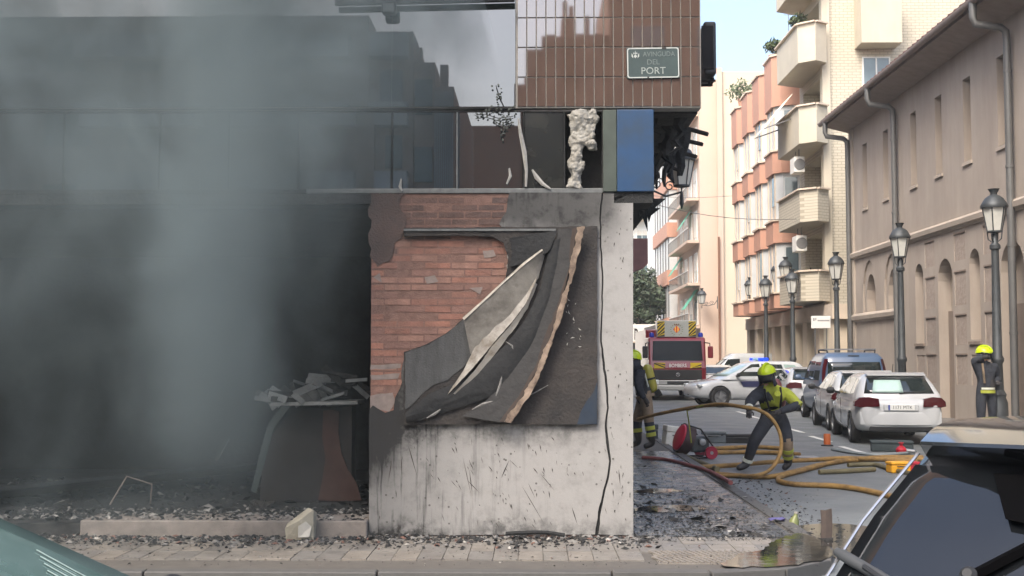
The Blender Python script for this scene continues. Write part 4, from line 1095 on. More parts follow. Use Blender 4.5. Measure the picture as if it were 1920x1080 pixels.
# ------------------------------------------------------------------ blocks across the avenue, behind us: seen in the glazed tiles and panes
M_BRB = brickish('brown_brick', S(168, 122, 100), S(140, 106, 92), .3, .1)
M_GRY = mat('grey_render', S(190, 194, 194), .85, var=.12, scale=.5, world=True)
M_BRG = mat('brown_grey_render', S(176, 160, 150), .85, var=.1, scale=.5, world=True)
DY = -25.0
def back(name, label, mt, blocks, holes):
    t = thing(name, label, 'building', (0, 0, 0))
    for x0, x1, y1, z1 in blocks:
        b = MB(); b.box(x0, x1, DY - 10, y1, 0, z1); b.build('wall', mt, t)
    for x, z, w_, h in holes:
        b = MB(); b.box(x - w_ / 2, x + w_ / 2, DY - .02, DY + .05, z, z + h); b.build('window', M_GL, t)
    return t
br_b = back('brown_brick_block', 'brown brick block with stepped roof and chimneys mirrored in the glazed overhang', M_BRB,
     [(-.75, -.32, DY - .5, 12.55), (-.315, .35, DY - .3, 13.9), (.355, 1.1, DY - .2, 14.4), (1.105, 1.7, DY - .6, 15.25), (1.705, 3.0, DY - .2, 14.45), (3.005, 22, DY, 17.5)], [(4.5 + 2.6 * i, 3.5 + 3.2 * k, 1.4, 1.6) for i in range(6) for k in range(4)])
for x, h in ((1.3, 16.0), (1.55, 15.8), (2.2, 15.4)):
    b = MB(); b.box(x - .09, x + .09, DY - 1.2, DY - 1.0, 13, h); b.build('chimney', M_BRB, br_b)
gr_b = back('grey_stepped_block', 'grey and brown stepped block mirrored in the panes behind the smoke', M_BRG,
     [(-30, -6.5, DY, 15.2), (-6.49, -4.75, DY - .2, 14.6), (-4.745, -3.9, DY - .4, 13.4), (-3.895, -3.15, DY - .3, 12.4)], [(-5.6, 6.5 + 2.6 * k, .9, 1.3) for k in range(3)] + [(-9.5 - 3 * i, 4 + 3 * k, 1.5, 1.5) for i in range(4) for k in range(4)])
for x, h in ((-4.55, 14.2), (-3.6, 13.5)):
    b = MB(); b.box(x - (.06 if x < -4 else .16), x + (.06 if x < -4 else .16), DY - 1.6, DY - 1.2, 12, h); b.build('chimney', M_BRG, gr_b)
for k in range(9):
    b = MB(); b.box(-3.9 + .085 * k, -3.86 + .085 * k, DY - .29, DY - .2, 3, 12.2); b.build('wall_rib', M_GRY, gr_b)
for k in range(5):
    for x0, x1 in ((-6.4, -4.9), (-12, -7.2), (-18, -13)):
        b = MB(); b.box(x0, x1, DY + .02, DY + .7, 2.6 + 2.7 * k, 3.5 + 2.7 * k); b.build('balcony', M_GRY, gr_b)
for k in range(4):
    b = MB(); b.box(-4.7, -4.0, DY - .38, DY - .3, 3.2 + 2.7 * k, 4.6 + 2.7 * k); b.build('window', M_GL, gr_b)
fb = thing('far_brown_block', 'low brown block mirrored in the panes between grey and brown buildings', 'building', (0, 0, 0))
b = MB(); b.box(-9, 3, -75, -68, 0, 19.0); b.build('wall', M_BRB, fb)
# ------------------------------------------------------------------ street lamps
M_IRON = mat('lamp_iron', S(66, 70, 72), .5, .35, var=.2, scale=6)
M_LGLASS = mat('lantern_glass', S(196, 196, 188), .25, var=.1, scale=4)
def lantern(parent, T, s=1.0):
    """glazed lantern, wider at the top, with domed cap and crown; origin at its foot"""
    b = MB()
    lo, hi, h = .15 * s, .24 * s, .52 * s
    b.loft([[T @ Vector((lo * math.cos(R(60 * k)), lo * math.sin(R(60 * k)), .05 * s)) for k in range(6)], [T @ Vector((hi * math.cos(R(60 * k)), hi * math.sin(R(60 * k)), h)) for k in range(6)]])
    g = b.build('lantern_glass', M_LGLASS, parent)
    for k in range(6):
        c = Vector((math.cos(R(60 * k)), math.sin(R(60 * k)), 0))
        b = MB(); b.bar(T @ (c * lo * 1.02 + Vector((0, 0, .05 * s))), T @ (c * hi * 1.02 + Vector((0, 0, h))), .02 * s, .02 * s); b.build('glazing_bar', M_IRON, g)
    b = MB(); b.lathe([(.05 * s, .0), (.16 * s, .02 * s), (.16 * s, .05 * s)], 12, T); b.build('lantern_base', M_IRON, parent, auto=40)
    b = MB(); b.lathe([(.27 * s, h), (.28 * s, h + .04 * s), (.25 * s, h + .10 * s), (.19 * s, h + .2 * s), (.11 * s, h + .26 * s), (.07 * s, h + .28 * s), (.07 * s, h + .32 * s), (.12 * s, h + .4 * s), (.1 * s, h + .38 * s), (.02 * s, h + .34 * s)], 14, T); b.build('cap', M_IRON, parent, auto=40)
def lamp_post(x, y, H, label):
    t = thing('street_lamp', label, 'street lamp', (x, y, .03), group='iron lamp posts along the warehouse pavement')
    b = MB(); hp = H - .95
    b.lathe([(.24, 0), (.24, .12), (.2, .16), (.19, .7), (.15, .8), (.17, .86), (.12, .95)], 10); b.build('base', M_IRON, t, auto=40)
    b = MB(); b.lathe([(.115, .95), (.1, 1.5), (.13, 1.54), (.13, 1.6), (.098, 1.66), (.075, hp - .35), (.11, hp - .32), (.11, hp - .25), (.065, hp - .2), (.06, hp)], 12); b.build('post', M_IRON, t, auto=40)
    for k in range(4):
        a = R(45 + 90 * k); c = Vector((math.cos(a), math.sin(a), 0))
        b = MB(); b.tube([c * .06 + Vector((0, 0, hp - .18)), c * .14 + Vector((0, 0, hp - .12)), c * .16 + Vector((0, 0, hp + .04))], .012, 6); b.build('scroll', M_IRON, t)
    lantern(t, Matrix.Translation((0, 0, hp)))
    return t
for (x, Y, H, lab) in ((1870, 25.4, 5.13, 'nearest iron street lamp, beside the standing firefighter at the right'), (1691, 32, 5.15, 'iron street lamp directly behind the white hatchback'), (1570, 40.2, 5.1, 'iron street lamp rising behind the blue van'), (1487, 45.8, 4.95, 'iron street lamp left of the white post sign'), (1437, 50.8, 5.05, 'farthest iron street lamp, in front of the salmon bays')):
    lamp_post(P(x, 660, Y).x, Y, H, lab)
def wall_lantern(p, side, label, s=1.0, L_=.8):
    """lantern on a scrolled iron bracket; side = +1 bracket reaches to +x of its wall"""
    t = thing('wall_lantern', label, 'wall lamp', p, group='bracket lanterns on house walls')
    lantern(t, Matrix.Identity(4), s)
    b = MB(); pp = [Vector((-side * L_, 0, .25 * s)), Vector((-side * L_ * .8, 0, -.02)), Vector((-side * L_ * .4, 0, -.12)), Vector((0, 0, -.06)), Vector((0, 0, .01))]
    b.tube(pp, .022 * s, 6)
    for cx, cz, r in ((-.62, .06, .14), (-.3, .02, .11)):
        b.tube([Vector((side * cx * L_ + r * s * (1 - k / 16) * math.cos(k * .7), 0, cz + r * s * (1 - k / 16) * math.sin(k * .7))) for k in range(13)], .014 * s, 5)
    b.bar((-side * L_, 0, -.3), (-side * L_, 0, .5), .05, .03)
    b.tube([(0, 0, -.06), (0, 0, -.22), (0, 0, -.3)], [.02, .035, .005], 6)
    b.build('bracket', M_IRON, t); return t
wall_lantern(P(1278, 352, 17.0), 1, 'wall lantern on a scrolled bracket beneath the charred soffit', .72, .55)
for (x, y, Y, lab, s_) in ((1406, 555, 57, 'leftmost bracket lantern against the salmon bays', .95), (1457, 530, 51.5, 'bracket lantern between the far lamp posts', .95), (1473, 525, 49, 'bracket lantern just behind the lamp post left of the sign', 1.0), (1316, 570, 79, 'bracket lantern on the blank pink gable', 1.1)):
    wall_lantern(P(x, y, Y), -1, lab, s_, 1.0)

# ------------------------------------------------------------------ cars
M_TYRE = mat('tyre', S(30, 30, 31), .85, var=.2)
M_RIM = mat('alloy_rim', S(150, 152, 154), .35, .7, var=.1)
M_BLACKP = mat('black_plastic', S(30, 31, 32), .6, var=.15)
M_CARGL = mat('car_glass', S(34, 42, 42), .04, var=.1, ior=1.75)
M_RED = mat('tail_lamp', S(70, 13, 20), .15, var=.12, ior=1.6)
M_CLEAR = mat('head_lamp', S(200, 206, 208), .1, var=.05, ior=1.6)
M_PLATE = mat('number_plate', S(214, 216, 212), .5, var=.06)
M_INK = mat('plate_ink', S(36, 38, 42), .6)
def paint(name, c, rough=.22):
    return mat('paint_' + name, c, rough, var=.05, scale=2, coat=.6, dirt=tuple(k * .8 for k in c), dirt_amt=.25, dirt_scale=3)
class Car:
    """a car built heading +y, origin on the ground below its middle.
    body: stations (y, half width, underside z, top z); cab: levels (z, y rear, y front, half width)"""
    def __init__(s, name, label, pt, body, cab, loc, rz, wheel=.31, axles=(1.3, -1.3), glass=None, arch=True, cat='car', bulge=.10, fb=.10, group=None):
        s.t = t = thing(name, label, cat, loc, rz, group); s.pt = pt; s.cab = cab; s.gl = glass or M_CARGL; s.bulge = bulge; s.fb = fb
        rings = []
        for y, w_, z0, z1 in body:
            hgt = z1 - z0
            half = [(0, z0), (w_ * .8, z0), (w_ * .96, z0 + hgt * .10), (w_ * 1.0, z0 + hgt * .42), (w_ * .985, z0 + hgt * .66), (w_ * .945, z0 + hgt * .9), (w_ * .84, z1), (w_ * .4, z1 + .012), (0, z1 + .018)]
            ring = [Vector((x, y, z)) for x, z in half] + [Vector((-x, y, z)) for x, z in half[-2:0:-1]]
            rings.append(ring)
        b = MB(); b.loft(rings); o = b.build('body', pt, t, sub=2)
        bw = max(x[1] for x in body)
        if arch:
            ct = MB()
            for ay in axles:
                for sd_ in (-1, 1):
                    ct.lathe([(wheel * 1.17, -.16), (wheel * 1.17, .16)], 24, Matrix.Translation((sd_ * (bw - .07), ay, wheel)) @ Matrix.Rotation(R(90), 4, 'Y'))
            bpy.context.view_layer.update(); cut(o, ct)
            o.data.polygons.foreach_set('use_smooth', [True] * len(o.data.polygons)); o.data.set_sharp_from_angle(angle=R(40))
        s.body = o; s.bw = bw
        # cabin: rounded rings, bowed front and rear
        rings = [s.ring(*c) for c in cab]
        zt, yr, yf, wt = cab[-1]
        rings.append(s.ring(zt + .025, yr + .12, yf - .12, wt - .10)); rings.append(s.ring(zt + .035, yr + .5, yf - .5, wt * .45))
        b = MB(); b.loft(rings); s.cabo = b.build('cabin', pt, t, auto=62)
        for ay in axles:
            for sd_ in (-1, 1):
                s.wheel_(sd_ * (bw - .105), ay, wheel, sd_)
    def ring(s, z, yr, yf, w_):
        out = []; n = 8; r = .1
        for k in range(n + 1):
            x = -w_ + r + (2 * w_ - 2 * r) * k / n; out.append(Vector((x, yr - s.bulge * (1 - (x / w_) ** 2) + .03, z)))
        out.append(Vector((w_ - .02, yr + .07, z)))
        for k in range(7): out.append(Vector((w_, yr + .16 + (yf - yr - .32) * k / 6, z)))
        out.append(Vector((w_ - .02, yf - .07, z)))
        for k in range(n + 1):
            x = w_ - r - (2 * w_ - 2 * r) * k / n; out.append(Vector((x, yf + s.fb * (1 - (x / w_) ** 2) - .03, z)))
        out.append(Vector((-w_ + .02, yf - .07, z)))
        for k in range(7): out.append(Vector((-w_, yf - .16 - (yf - yr - .32) * k / 6, z)))
        out.append(Vector((-w_ + .02, yr + .07, z)))
        return out
    def at(s, z):
        c = s.cab
        for a, b in zip(c, c[1:]):
            if a[0] <= z <= b[0] + 1e-6:
                u = (z - a[0]) / (b[0] - a[0]); return [a[i] + (b[i] - a[i]) * u for i in range(4)]
        return list(c[-1] if z > c[0][0] else c[0])
    def side(s, poly, name='side_window', m=None, both=True, off=.006):
        """pane on the cabin side: outline in (y, z)"""
        for sd_ in ((-1, 1) if both else (-1,)):
            b = MB(); b.poly([Vector((sd_ * (s.at(z)[3] + off * .2), y, z)) for y, z in poly], (sd_ * off, 0, 0)); o = b.build(name, m or s.gl, s.t)
    def end(s, z0, z1, wf0, wf1, rear=True, name='rear_window', m=None, off=.008, xs=(-1, 1), n=10, k=4):
        rows = []
        for i in range(k + 1):
            z = z0 + (z1 - z0) * i / k; _, yr, yf, w_ = s.at(z); wf = wf0 + (wf1 - wf0) * i / k; r_ = []
            for j in range(n + 1):
                x = w_ * wf * (xs[0] + (xs[1] - xs[0]) * j / n)
                y = (yr - s.bulge * (1 - (x / w_) ** 2) + .03 - off) if rear else (yf + s.fb * (1 - (x / w_) ** 2) - .03 + off)
                r_.append(Vector((x, y, z)))
            rows.append(r_)
        b = MB(); b.grid(rows, (0, .006 if rear else -.006, 0)); return b.build(name, m or s.gl, s.t, smooth=True)
    def wheel_(s, x, y, r, sd_):
        T = Matrix.Translation((x, y, r)) @ Matrix.Rotation(R(90 * sd_), 4, 'Y')
        wt = .1
        b = MB(); b.lathe([(r * .64, -wt), (r * .95, -wt), (r, -wt * .7), (r, wt * .7), (r * .95, wt), (r * .64, wt), (r * .62, wt * .6)], 24, T, cap=False); b.build('tyre', M_TYRE, s.wheelp(), auto=40)
        b = MB(); b.lathe([(r * .64, wt * .6), (r * .66, wt * .9), (r * .6, wt * .86), (r * .57, wt * .35), (.001, wt * .3)], 24, T, cap=False)
        for k in range(5):
            a = R(72 * k); c = Vector((math.cos(a), math.sin(a), 0)); b.bar(T @ (c * .03 + Vector((0, 0, wt * .75))), T @ (c * r * .6 + Vector((0, 0, wt * .7))), .06, .03, up=(1, 0, 0))
        b.lathe([(.06, wt * .3), (.06, wt * .85), (.001, wt * .88)], 10, T, cap=False); b.build('rim', M_RIM, s.wheel_e, auto=40)
    def wheelp(s):
        s.wheel_e = bpy.data.objects.new('wheel', None); col.objects.link(s.wheel_e); s.wheel_e.parent = s.t; return s.wheel_e
    def box(s, name, x0, x1, y0, y1, z0, z1, m, bevel=.015, parent=None):
        b = MB(); b.box(x0, x1, y0, y1, z0, z1); return b.build(name, m, parent or s.t, bevel=bevel)
    def mirrors(s, y, z, m=None, d=.16):
        for sd_ in (-1, 1):
            _, yr, yf, w_ = s.at(z); x = sd_ * (w_ + .02)
            b = MB(); b.lathe([(.001, -.07), (.07, -.05), (.085, 0), (.07, .05), (.001, .07)], 10, Matrix.Translation((x + sd_ * d, y, z + .05)) @ Matrix.Rotation(R(90), 4, 'Y') @ Matrix.Diagonal((.9, .8, 1.4, 1)).to_4x4()); b.bar((x - sd_ * .03, y, z), (x + sd_ * d * .6, y, z + .03), .05, .05); b.build('mirror', m or M_BLACKP, s.t, auto=50)

def hatchback(name, label, pt, loc, rz, plate='1171 MTK', group='white hatchbacks parked in line'):
    c = Car(name, label, pt,
            [(-2.12, .62, .42, .72), (-2.10, .74, .34, .86), (-2.0, .84, .26, .95), (-1.6, .895, .22, .97), (-1.0, .905, .2, .95), (0, .905, .19, .93), (.8, .905, .2, .93), (1.3, .89, .2, .89), (1.75, .84, .22, .8), (2.02, .74, .28, .68), (2.1, .6, .36, .58)],
            [(.86, -1.98, 1.12, .86), (1.0, -1.93, .92, .835), (1.2, -1.72, .5, .745), (1.36, -1.52, .2, .66), (1.41, -1.42, .05, .61)], loc, rz, group=group)
    c.end(1.03, 1.335, .84, .86); c.end(1.0, 1.36, .86, .86, rear=False, name='windscreen')
    c.side([(-1.02, 1.0), (-.15, .99), (-.15, 1.35), (-.95, 1.33)]); c.side([(-.08, .99), (.72, .99), (.2, 1.3), (.1, 1.35), (-.08, 1.355)]); c.side([(-1.5, 1.03), (-1.09, 1.0), (-1.05, 1.32), (-1.3, 1.3)], 'quarter_window')
    c.mirrors(.62, .98)
    for sd_ in (-1, 1):
        b = MB(); pl_ = [(.42, .77), (.80, .755), (.90, .775), (.89, .87), (.80, .95), (.62, .965), (.44, .93)]
        rows = [[Vector((sd_ * x, -2.185 + max(0, x - .42) ** 2 * .66 + .02, z)) for x, z in pl_], [Vector((sd_ * x, -2.0 + max(0, x - .42) ** 2 * .8, z)) for x, z in pl_]]
        b.loft(rows); b.build('tail_lamp', M_RED, c.t, auto=40, bevel=.01)
        c.box('head_lamp', min(sd_ * .45, sd_ * .8), max(sd_ * .45, sd_ * .8), 1.86, 1.98, .62, .74, M_CLEAR, .03)
    b = MB(); rows = []
    for i in range(3):
        z = .40 + .13 * i; rows.append([Vector((.80 * k / 6, -2.165 + .10 * (k / 6) ** 2 + (.02 if i == 2 else 0), z)) for k in range(-6, 7)])
    b.grid(rows, (0, .06, 0)); b.build('rear_bumper', pt, c.t, auto=40, bevel=.012)
    c.box('bumper_lip', -.62, .62, -2.10, -1.98, .27, .395, M_BLACKP, .03)
    c.box('plate_recess', -.34, .34, -2.142, -2.05, .68, .83, pt, .02)
    pl = c.box('number_plate', -.26, .26, -2.152, -2.144, .70, .81, M_PLATE, .004)
    text('lettering', plate, .1, M_INK, pl, (.02, -2.1535, .755), RT, .0008, sx=.9)
    c.box('country_strip', -.258, -.222, -2.1545, -2.1525, .702, .808, mat('plate_blue', S(40, 60, 140), .5), 0, pl)
    b = MB(); b.poly([Vector((-.58, -1.66, 1.385)), Vector((.58, -1.66, 1.385)), Vector((.6, -1.40, 1.43)), Vector((-.6, -1.40, 1.43))], (0, 0, .022)); b.build('spoiler', pt, c.t, bevel=.008)
    b = MB(); b.tube([(0, -1.2, 1.44), (0, -1.32, 1.62)], .006, 5); b.build('aerial', M_BLACKP, c.t)
    b = MB(); b.bar((.0, -1.995, 1.035), (.30, -1.95, 1.06), .02, .02); b.build('wiper_or_glint', M_BLACKP, c.t)
    for sd_ in (-1, 1):
        b = MB(); b.bar((sd_ * .908, -.12, .35), (sd_ * .908, -.12, .9), .008, .006); b.build('door_seam', M_BLACKP, c.t)
    return c
WHITE = paint('white', S(182, 185, 186))
def place(x, y, Yd):                    # pixel column and depth -> spot on the road
    p = P(x, y, Yd); return (p.x, Yd, ZR)
c1 = hatchback('white_hatchback', 'white hatchback seen from behind with dark red tail lamps, nearest parked car', WHITE, (7.60, 26.95, ZR), R(-6))
c2 = hatchback('white_hatchback', 'white hatchback mostly hidden ahead of the nearest white car', WHITE, (8.10, 31.0, ZR), R(-5), '8420 KRD')
c2.t.scale = (1, .93, 1)
# paper sheet in the rear window of the nearest car
o = c1.end(1.05, 1.30, .83, .83, name='sun_shade', m=mat('shade_film', S(170, 196, 188), .3, var=.05), off=.012, xs=(-.78, .12), n=6); tag(o, 'pale green film across the rear window')

# blue van
BLUEV = paint('light_blue', S(72, 92, 118), .3)
bv = Car('blue_van', 'light blue passenger van with roof rack and tall tail lamps', BLUEV,
         [(-1.98, .72, .42, .92), (-1.95, .84, .32, .98), (-1.7, .895, .26, 1.02), (0, .9, .24, 1.02), (1.0, .895, .24, 1.0), (1.45, .86, .26, .92), (1.85, .76, .3, .78), (2.0, .62, .38, .66)],
         [(.95, -1.95, 1.35, .885), (1.1, -1.95, 1.12, .87), (1.45, -1.93, .62, .815), (1.68, -1.88, .36, .755), (1.8, -1.72, .2, .66)], (8.82, 35.35, ZR), R(-4), axles=(1.28, -1.3), cat='van', bulge=.04)
bv.t.scale = (1.05, 1, 1.04)
bv.end(1.12, 1.58, .80, .83); bv.end(1.1, 1.66, .88, .88, rear=False, name='windscreen')
bv.side([(-1.7, 1.1), (-.75, 1.1), (-.75, 1.58), (-1.62, 1.58)], 'quarter_window'); bv.side([(-.65, 1.1), (.1, 1.1), (.1, 1.6), (-.65, 1.6)]); bv.side([(.18, 1.1), (.95, 1.1), (.5, 1.5), (.35, 1.6), (.18, 1.6)]); bv.mirrors(.85, 1.1, BLUEV)
for sd_ in (-1, 1):
    b = MB(); b.loft([[Vector((sd_ * (bv.at(z)[3] - d), -1.965 + e, z)) for d, e in ((.02, .10), (.10, .0), (.10, .04), (.02, .18))] for z in (1.0, 1.2, 1.45, 1.66)]); b.build('tail_lamp', M_RED, bv.t, bevel=.008)
    bv.box('head_lamp', min(sd_ * .5, sd_ * .8), max(sd_ * .5, sd_ * .8), 1.72, 1.86, .66, .82, M_CLEAR, .03)
    b = MB(); b.tube([(sd_ * .6, -1.5, 1.8), (sd_ * .62, -1.45, 1.89), (sd_ * .62, -.1, 1.9), (sd_ * .6, -.02, 1.82)], .02, 8); rk = b.build('roof_rail', M_BLACKP, bv.t)
for y in (-1.4, -.35):
    b = MB(); b.bar((-.66, y, 1.915), (.66, y, 1.915), .05, .03); b.build('roof_bar', M_RIM, bv.t)
bv.box('rear_bumper', -.84, .84, -2.06, -1.9, .4, .66, M_BLACKP, .05); bv.box('number_plate', -.26, .26, -2.004, -1.99, .78, .88, M_PLATE, .004)
bv.box('brake_lamp', -.14, .14, -1.85, -1.80, 1.73, 1.755, M_BLACKP, .006)
# pale car ahead of the van
gc = hatchback('silver_car', 'silver car parked in the gap between the blue van and the police car', paint('silver', S(168, 170, 172)), (9.3, 42.6, ZR), R(-2), '5506 HJL', group='cars parked beyond the van')
gc.t['category'] = 'car'

# police car across the street
pc = Car('police_car', 'white police estate car with blue light bar stopped across the street', WHITE,
         [(-2.3, .66, .46, .82), (-2.26, .8, .36, .98), (-2.1, .88, .3, 1.06), (-1.5, .92, .26, 1.08), (0, .925, .24, 1.05), (.75, .925, .24, 1.03), (1.2, .91, .25, 1.0), (1.75, .86, .28, .93), (2.12, .76, .34, .82), (2.28, .6, .42, .68)],
         [(.98, -2.15, 1.28, .885), (1.12, -2.1, 1.02, .86), (1.35, -1.98, .52, .775), (1.54, -1.82, .16, .69), (1.61, -1.65, -.05, .63)], (P(1400, 700, 45).x, 45.0, ZR), R(90 + 12), wheel=.36, axles=(1.35, -1.4), cat='car')
pc.end(1.1, 1.56, .86, .86, rear=False, name='windscreen', m=mat('pale_glass', S(150, 172, 172), .05, ior=1.7)); pc.end(1.14, 1.5, .82, .84)
pc.side([(-1.12, 1.12), (-.28, 1.11), (-.28, 1.54), (-1.05, 1.52)]); pc.side([(-.2, 1.11), (.78, 1.11), (.28, 1.42), (.1, 1.53), (-.2, 1.545)]); pc.side([(-1.78, 1.14), (-1.2, 1.12), (-1.13, 1.52), (-1.55, 1.5)], 'quarter_window', m=mat('tinted_pale_glass', S(140, 160, 154), .06, ior=1.7))
pc.mirrors(.72, 1.1)
NAVY = mat('police_navy', S(34, 38, 74), .35, var=.1)
for sd_ in (-1, 1):
    b = MB(); b.poly([Vector((sd_ * .918, y, z)) for y, z in ((.62, .93), (.5, .72), (-1.0, .72), (-1.0, .93))], (sd_ * .014, 0, 0)); b.build('door_stripe', NAVY, pc.t)
    pc.box('head_lamp', min(sd_ * .55, sd_ * .82), max(sd_ * .55, sd_ * .82), 1.98, 2.14, .74, .84, M_CLEAR, .03)
    pc.box('tail_lamp', min(sd_ * .62, sd_ * .84), max(sd_ * .62, sd_ * .84), -2.24, -2.1, .82, .98, M_RED, .03)
    pc.box('chequer', min(sd_ * .92, sd_ * .934), max(sd_ * .92, sd_ * .934), -1.9, -1.65, .72, .9, NAVY, 0)
    for k in range(2):
        b = MB(); b.bar((sd_ * .926, -.24 - .9 * k, .38), (sd_ * .93, -.24 - .9 * k, 1.02), .008, .006); b.build('door_seam', M_BLACKP, pc.t)
b = MB(); b.loft([[Vector((x, 2.16 + .10 * (1 - abs(x) / .6), z)) for x in (-.6, -.3, 0, .3, .6)] + [Vector((x, 2.0, z)) for x in (.6, -.6)] for z in (.42, .66)]); b.build('grille', M_BLACKP, pc.t, bevel=.015)
lb_ = pc.box('light_bar', -.55, .55, -.62, -.34, 1.665, 1.755, mat('lightbar_clear', S(150, 196, 214), .15, ior=1.5), .025)
pc.box('blue_lens', -.56, -.25, -.625, -.335, 1.662, 1.76, mat('blue_lens', S(20, 50, 200), .15, ior=1.5, emit=(S(30, 70, 255), .6)), .025, lb_); pc.box('blue_lens', .25, .56, -.625, -.335, 1.662, 1.76, _m['blue_lens'], .025, lb_)
b = MB(); b.bar((-.3, -.5, 1.645), (.3, -.5, 1.645), .06, .05); b.build('bar_mount', M_BLACKP, pc.t)

# white delivery van and small cars near the fire engine
def boxvan(label, loc, rz):
    v = Car('white_van', label, WHITE, [(-2.4, .8, .4, 1.0), (-2.35, .92, .32, 1.1), (0, .95, .3, 1.1), (1.4, .94, .3, 1.05), (2.0, .88, .32, .98), (2.35, .72, .4, .8)],
            [(1.0, -2.36, 1.7, .92), (1.3, -2.36, 1.35, .9), (1.75, -2.34, .85, .85), (1.95, -2.3, .6, .78)], loc, rz, wheel=.34, axles=(1.5, -1.5), cat='van', bulge=.03)
    v.end(1.25, 1.72, .88, .88, rear=False, name='windscreen'); v.side([(.3, 1.25), (1.2, 1.25), (.85, 1.7), (.3, 1.72)]); v.mirrors(1.15, 1.3); v.end(1.2, 1.7, .8, .8)
    return v
boxvan('white van partly hidden behind the police car', (P(1395, 690, 58).x, 58.2, ZR), R(90))
k1 = hatchback('grey_car', 'small pale car stopped just right of the fire engine', paint('pale_grey', S(196, 196, 190)), (P(1344, 700, 56).x, 56, ZR), R(172), '2290 JBC', group='cars parked beyond the van')

# ------------------------------------------------------------------ fire engine facing us
FR = paint('fire_red', S(110, 26, 36), .3)
M_YEL = mat('hazard_yellow', S(184, 160, 34), .4, var=.05)
M_BLK = mat('hazard_black', S(26, 26, 28), .5)
fx = P(1271, 720, 51).x
ft = thing('fire_engine', 'red fire engine with hazard chevrons and crest, facing down the street', 'fire engine', (fx, 51, ZR), R(180))
def fbx(name, x0, x1, y0, y1, z0, z1, m, bev=.03, par=None):
    b = MB(); b.box(x0, x1, y0, y1, z0, z1); return b.build(name, m, par or ft, bevel=bev)
fbx('chassis', -1.0, 1.0, -8.0, -.3, .55, .95, M_BLACKP)
fbx('equipment_body', -1.1, 1.1, -8.0, -2.4, .96, 3.0, FR, .05)
cab_p = [(-.02, .62), (.0, 1.35), (-.06, 1.62), (-.22, 2.5), (-.34, 2.62), (-2.2, 2.62), (-2.2, .62)]
b = MB(); b.loft([[Vector((x, y, z)) for y, z in cab_p] for x in (-1.18, 1.18)]); b.build('cab', FR, ft, bevel=.06)
b = MB(); b.poly([Vector((-1.04, -.055, 1.66)), Vector((1.04, -.055, 1.66)), Vector((1.0, -.2, 2.46)), Vector((-1.0, -.2, 2.46))], (0, .03, .005)); b.build('windscreen', mat('cab_glass', S(20, 24, 26), .12, ior=1.25), ft, bevel=.01)
for sd_ in (-1, 1):
    b = MB(); b.poly([Vector((sd_ * 1.181, y, z)) for y, z in ((-.3, 1.7), (-.42, 2.4), (-1.3, 2.4), (-1.3, 1.7))], (sd_ * .012, 0, 0)); b.build('side_window', M_CARGL, ft)
    mi = fbx('mirror', min(sd_ * 1.24, sd_ * 1.46), max(sd_ * 1.24, sd_ * 1.46), .0, .1, 1.75, 2.25, M_BLACKP if sd_ > 0 else FR, .04)
    b = MB(); b.tube([(sd_ * 1.15, -.2, 2.4), (sd_ * 1.33, .05, 2.36), (sd_ * 1.33, .05, 2.2)], .025, 6); b.build('mirror_arm', M_BLACKP, mi)
    fbx('head_lamp', min(sd_ * .78, sd_ * 1.14), max(sd_ * .78, sd_ * 1.14), -.02, .09, .66, .86, M_CLEAR, .04)
    b = MB(); b.lathe([(.1, 0), (.11, .1), (.08, .18), (.001, .2)], 12, Matrix.Translation((sd_ * 1.02, -.5, 2.63))); b.build('beacon', mat('beacon_blue', S(30, 50, 150), .15, ior=1.5), ft, auto=40)
    for ay in (-1.3, -5.6, -6.9):
        we = bpy.data.objects.new('wheel', None); col.objects.link(we); we.parent = ft
        T = Matrix.Translation((sd_ * 1.02, ay, .5)) @ Matrix.Rotation(R(90), 4, 'Y')
        b = MB(); b.lathe([(.3, -.14), (.48, -.14), (.5, -.1), (.5, .1), (.48, .14), (.3, .14)], 20, T); b.build('tyre', M_TYRE, we, auto=40)
        b = MB(); b.lathe([(.001, -.15), (.28, -.15), (.28, .15), (.001, .15)], 16, T); b.build('rim', M_RIM, we, auto=40)
fbx('grille', -1.0, 1.0, -.02, .035, .86, 1.27, M_BLACKP, .02)
fbx('bumper', -1.2, 1.2, -.3, .12, .42, .64, paint('off_white', S(156, 158, 156)), .05)
fbx('lower_panel', -1.16, 1.16, -.1, .075, .645, .84, _m['paint_off_white'], .03)
fbx('air_intake', -.45, .45, .07, .1, .68, .8, M_BLACKP, .015)
b = MB()                                                        # round badge with three rays
b.lathe([(.085, 0), (.085, .015), (.068, .015), (.068, 0)], 20, Matrix.Translation((0, .037, 1.07)) @ Matrix.Rotation(R(-90), 4, 'X'), cap=False)
for a in (90, 210, 330): b.bar((0, .045, 1.07), (.075 * math.cos(R(a)), .045, 1.07 + .075 * math.sin(R(a))), .018, .012, up=(0, 1, 0))
b.build('badge', mat('chrome', S(210, 212, 214), .15, .9), ft)
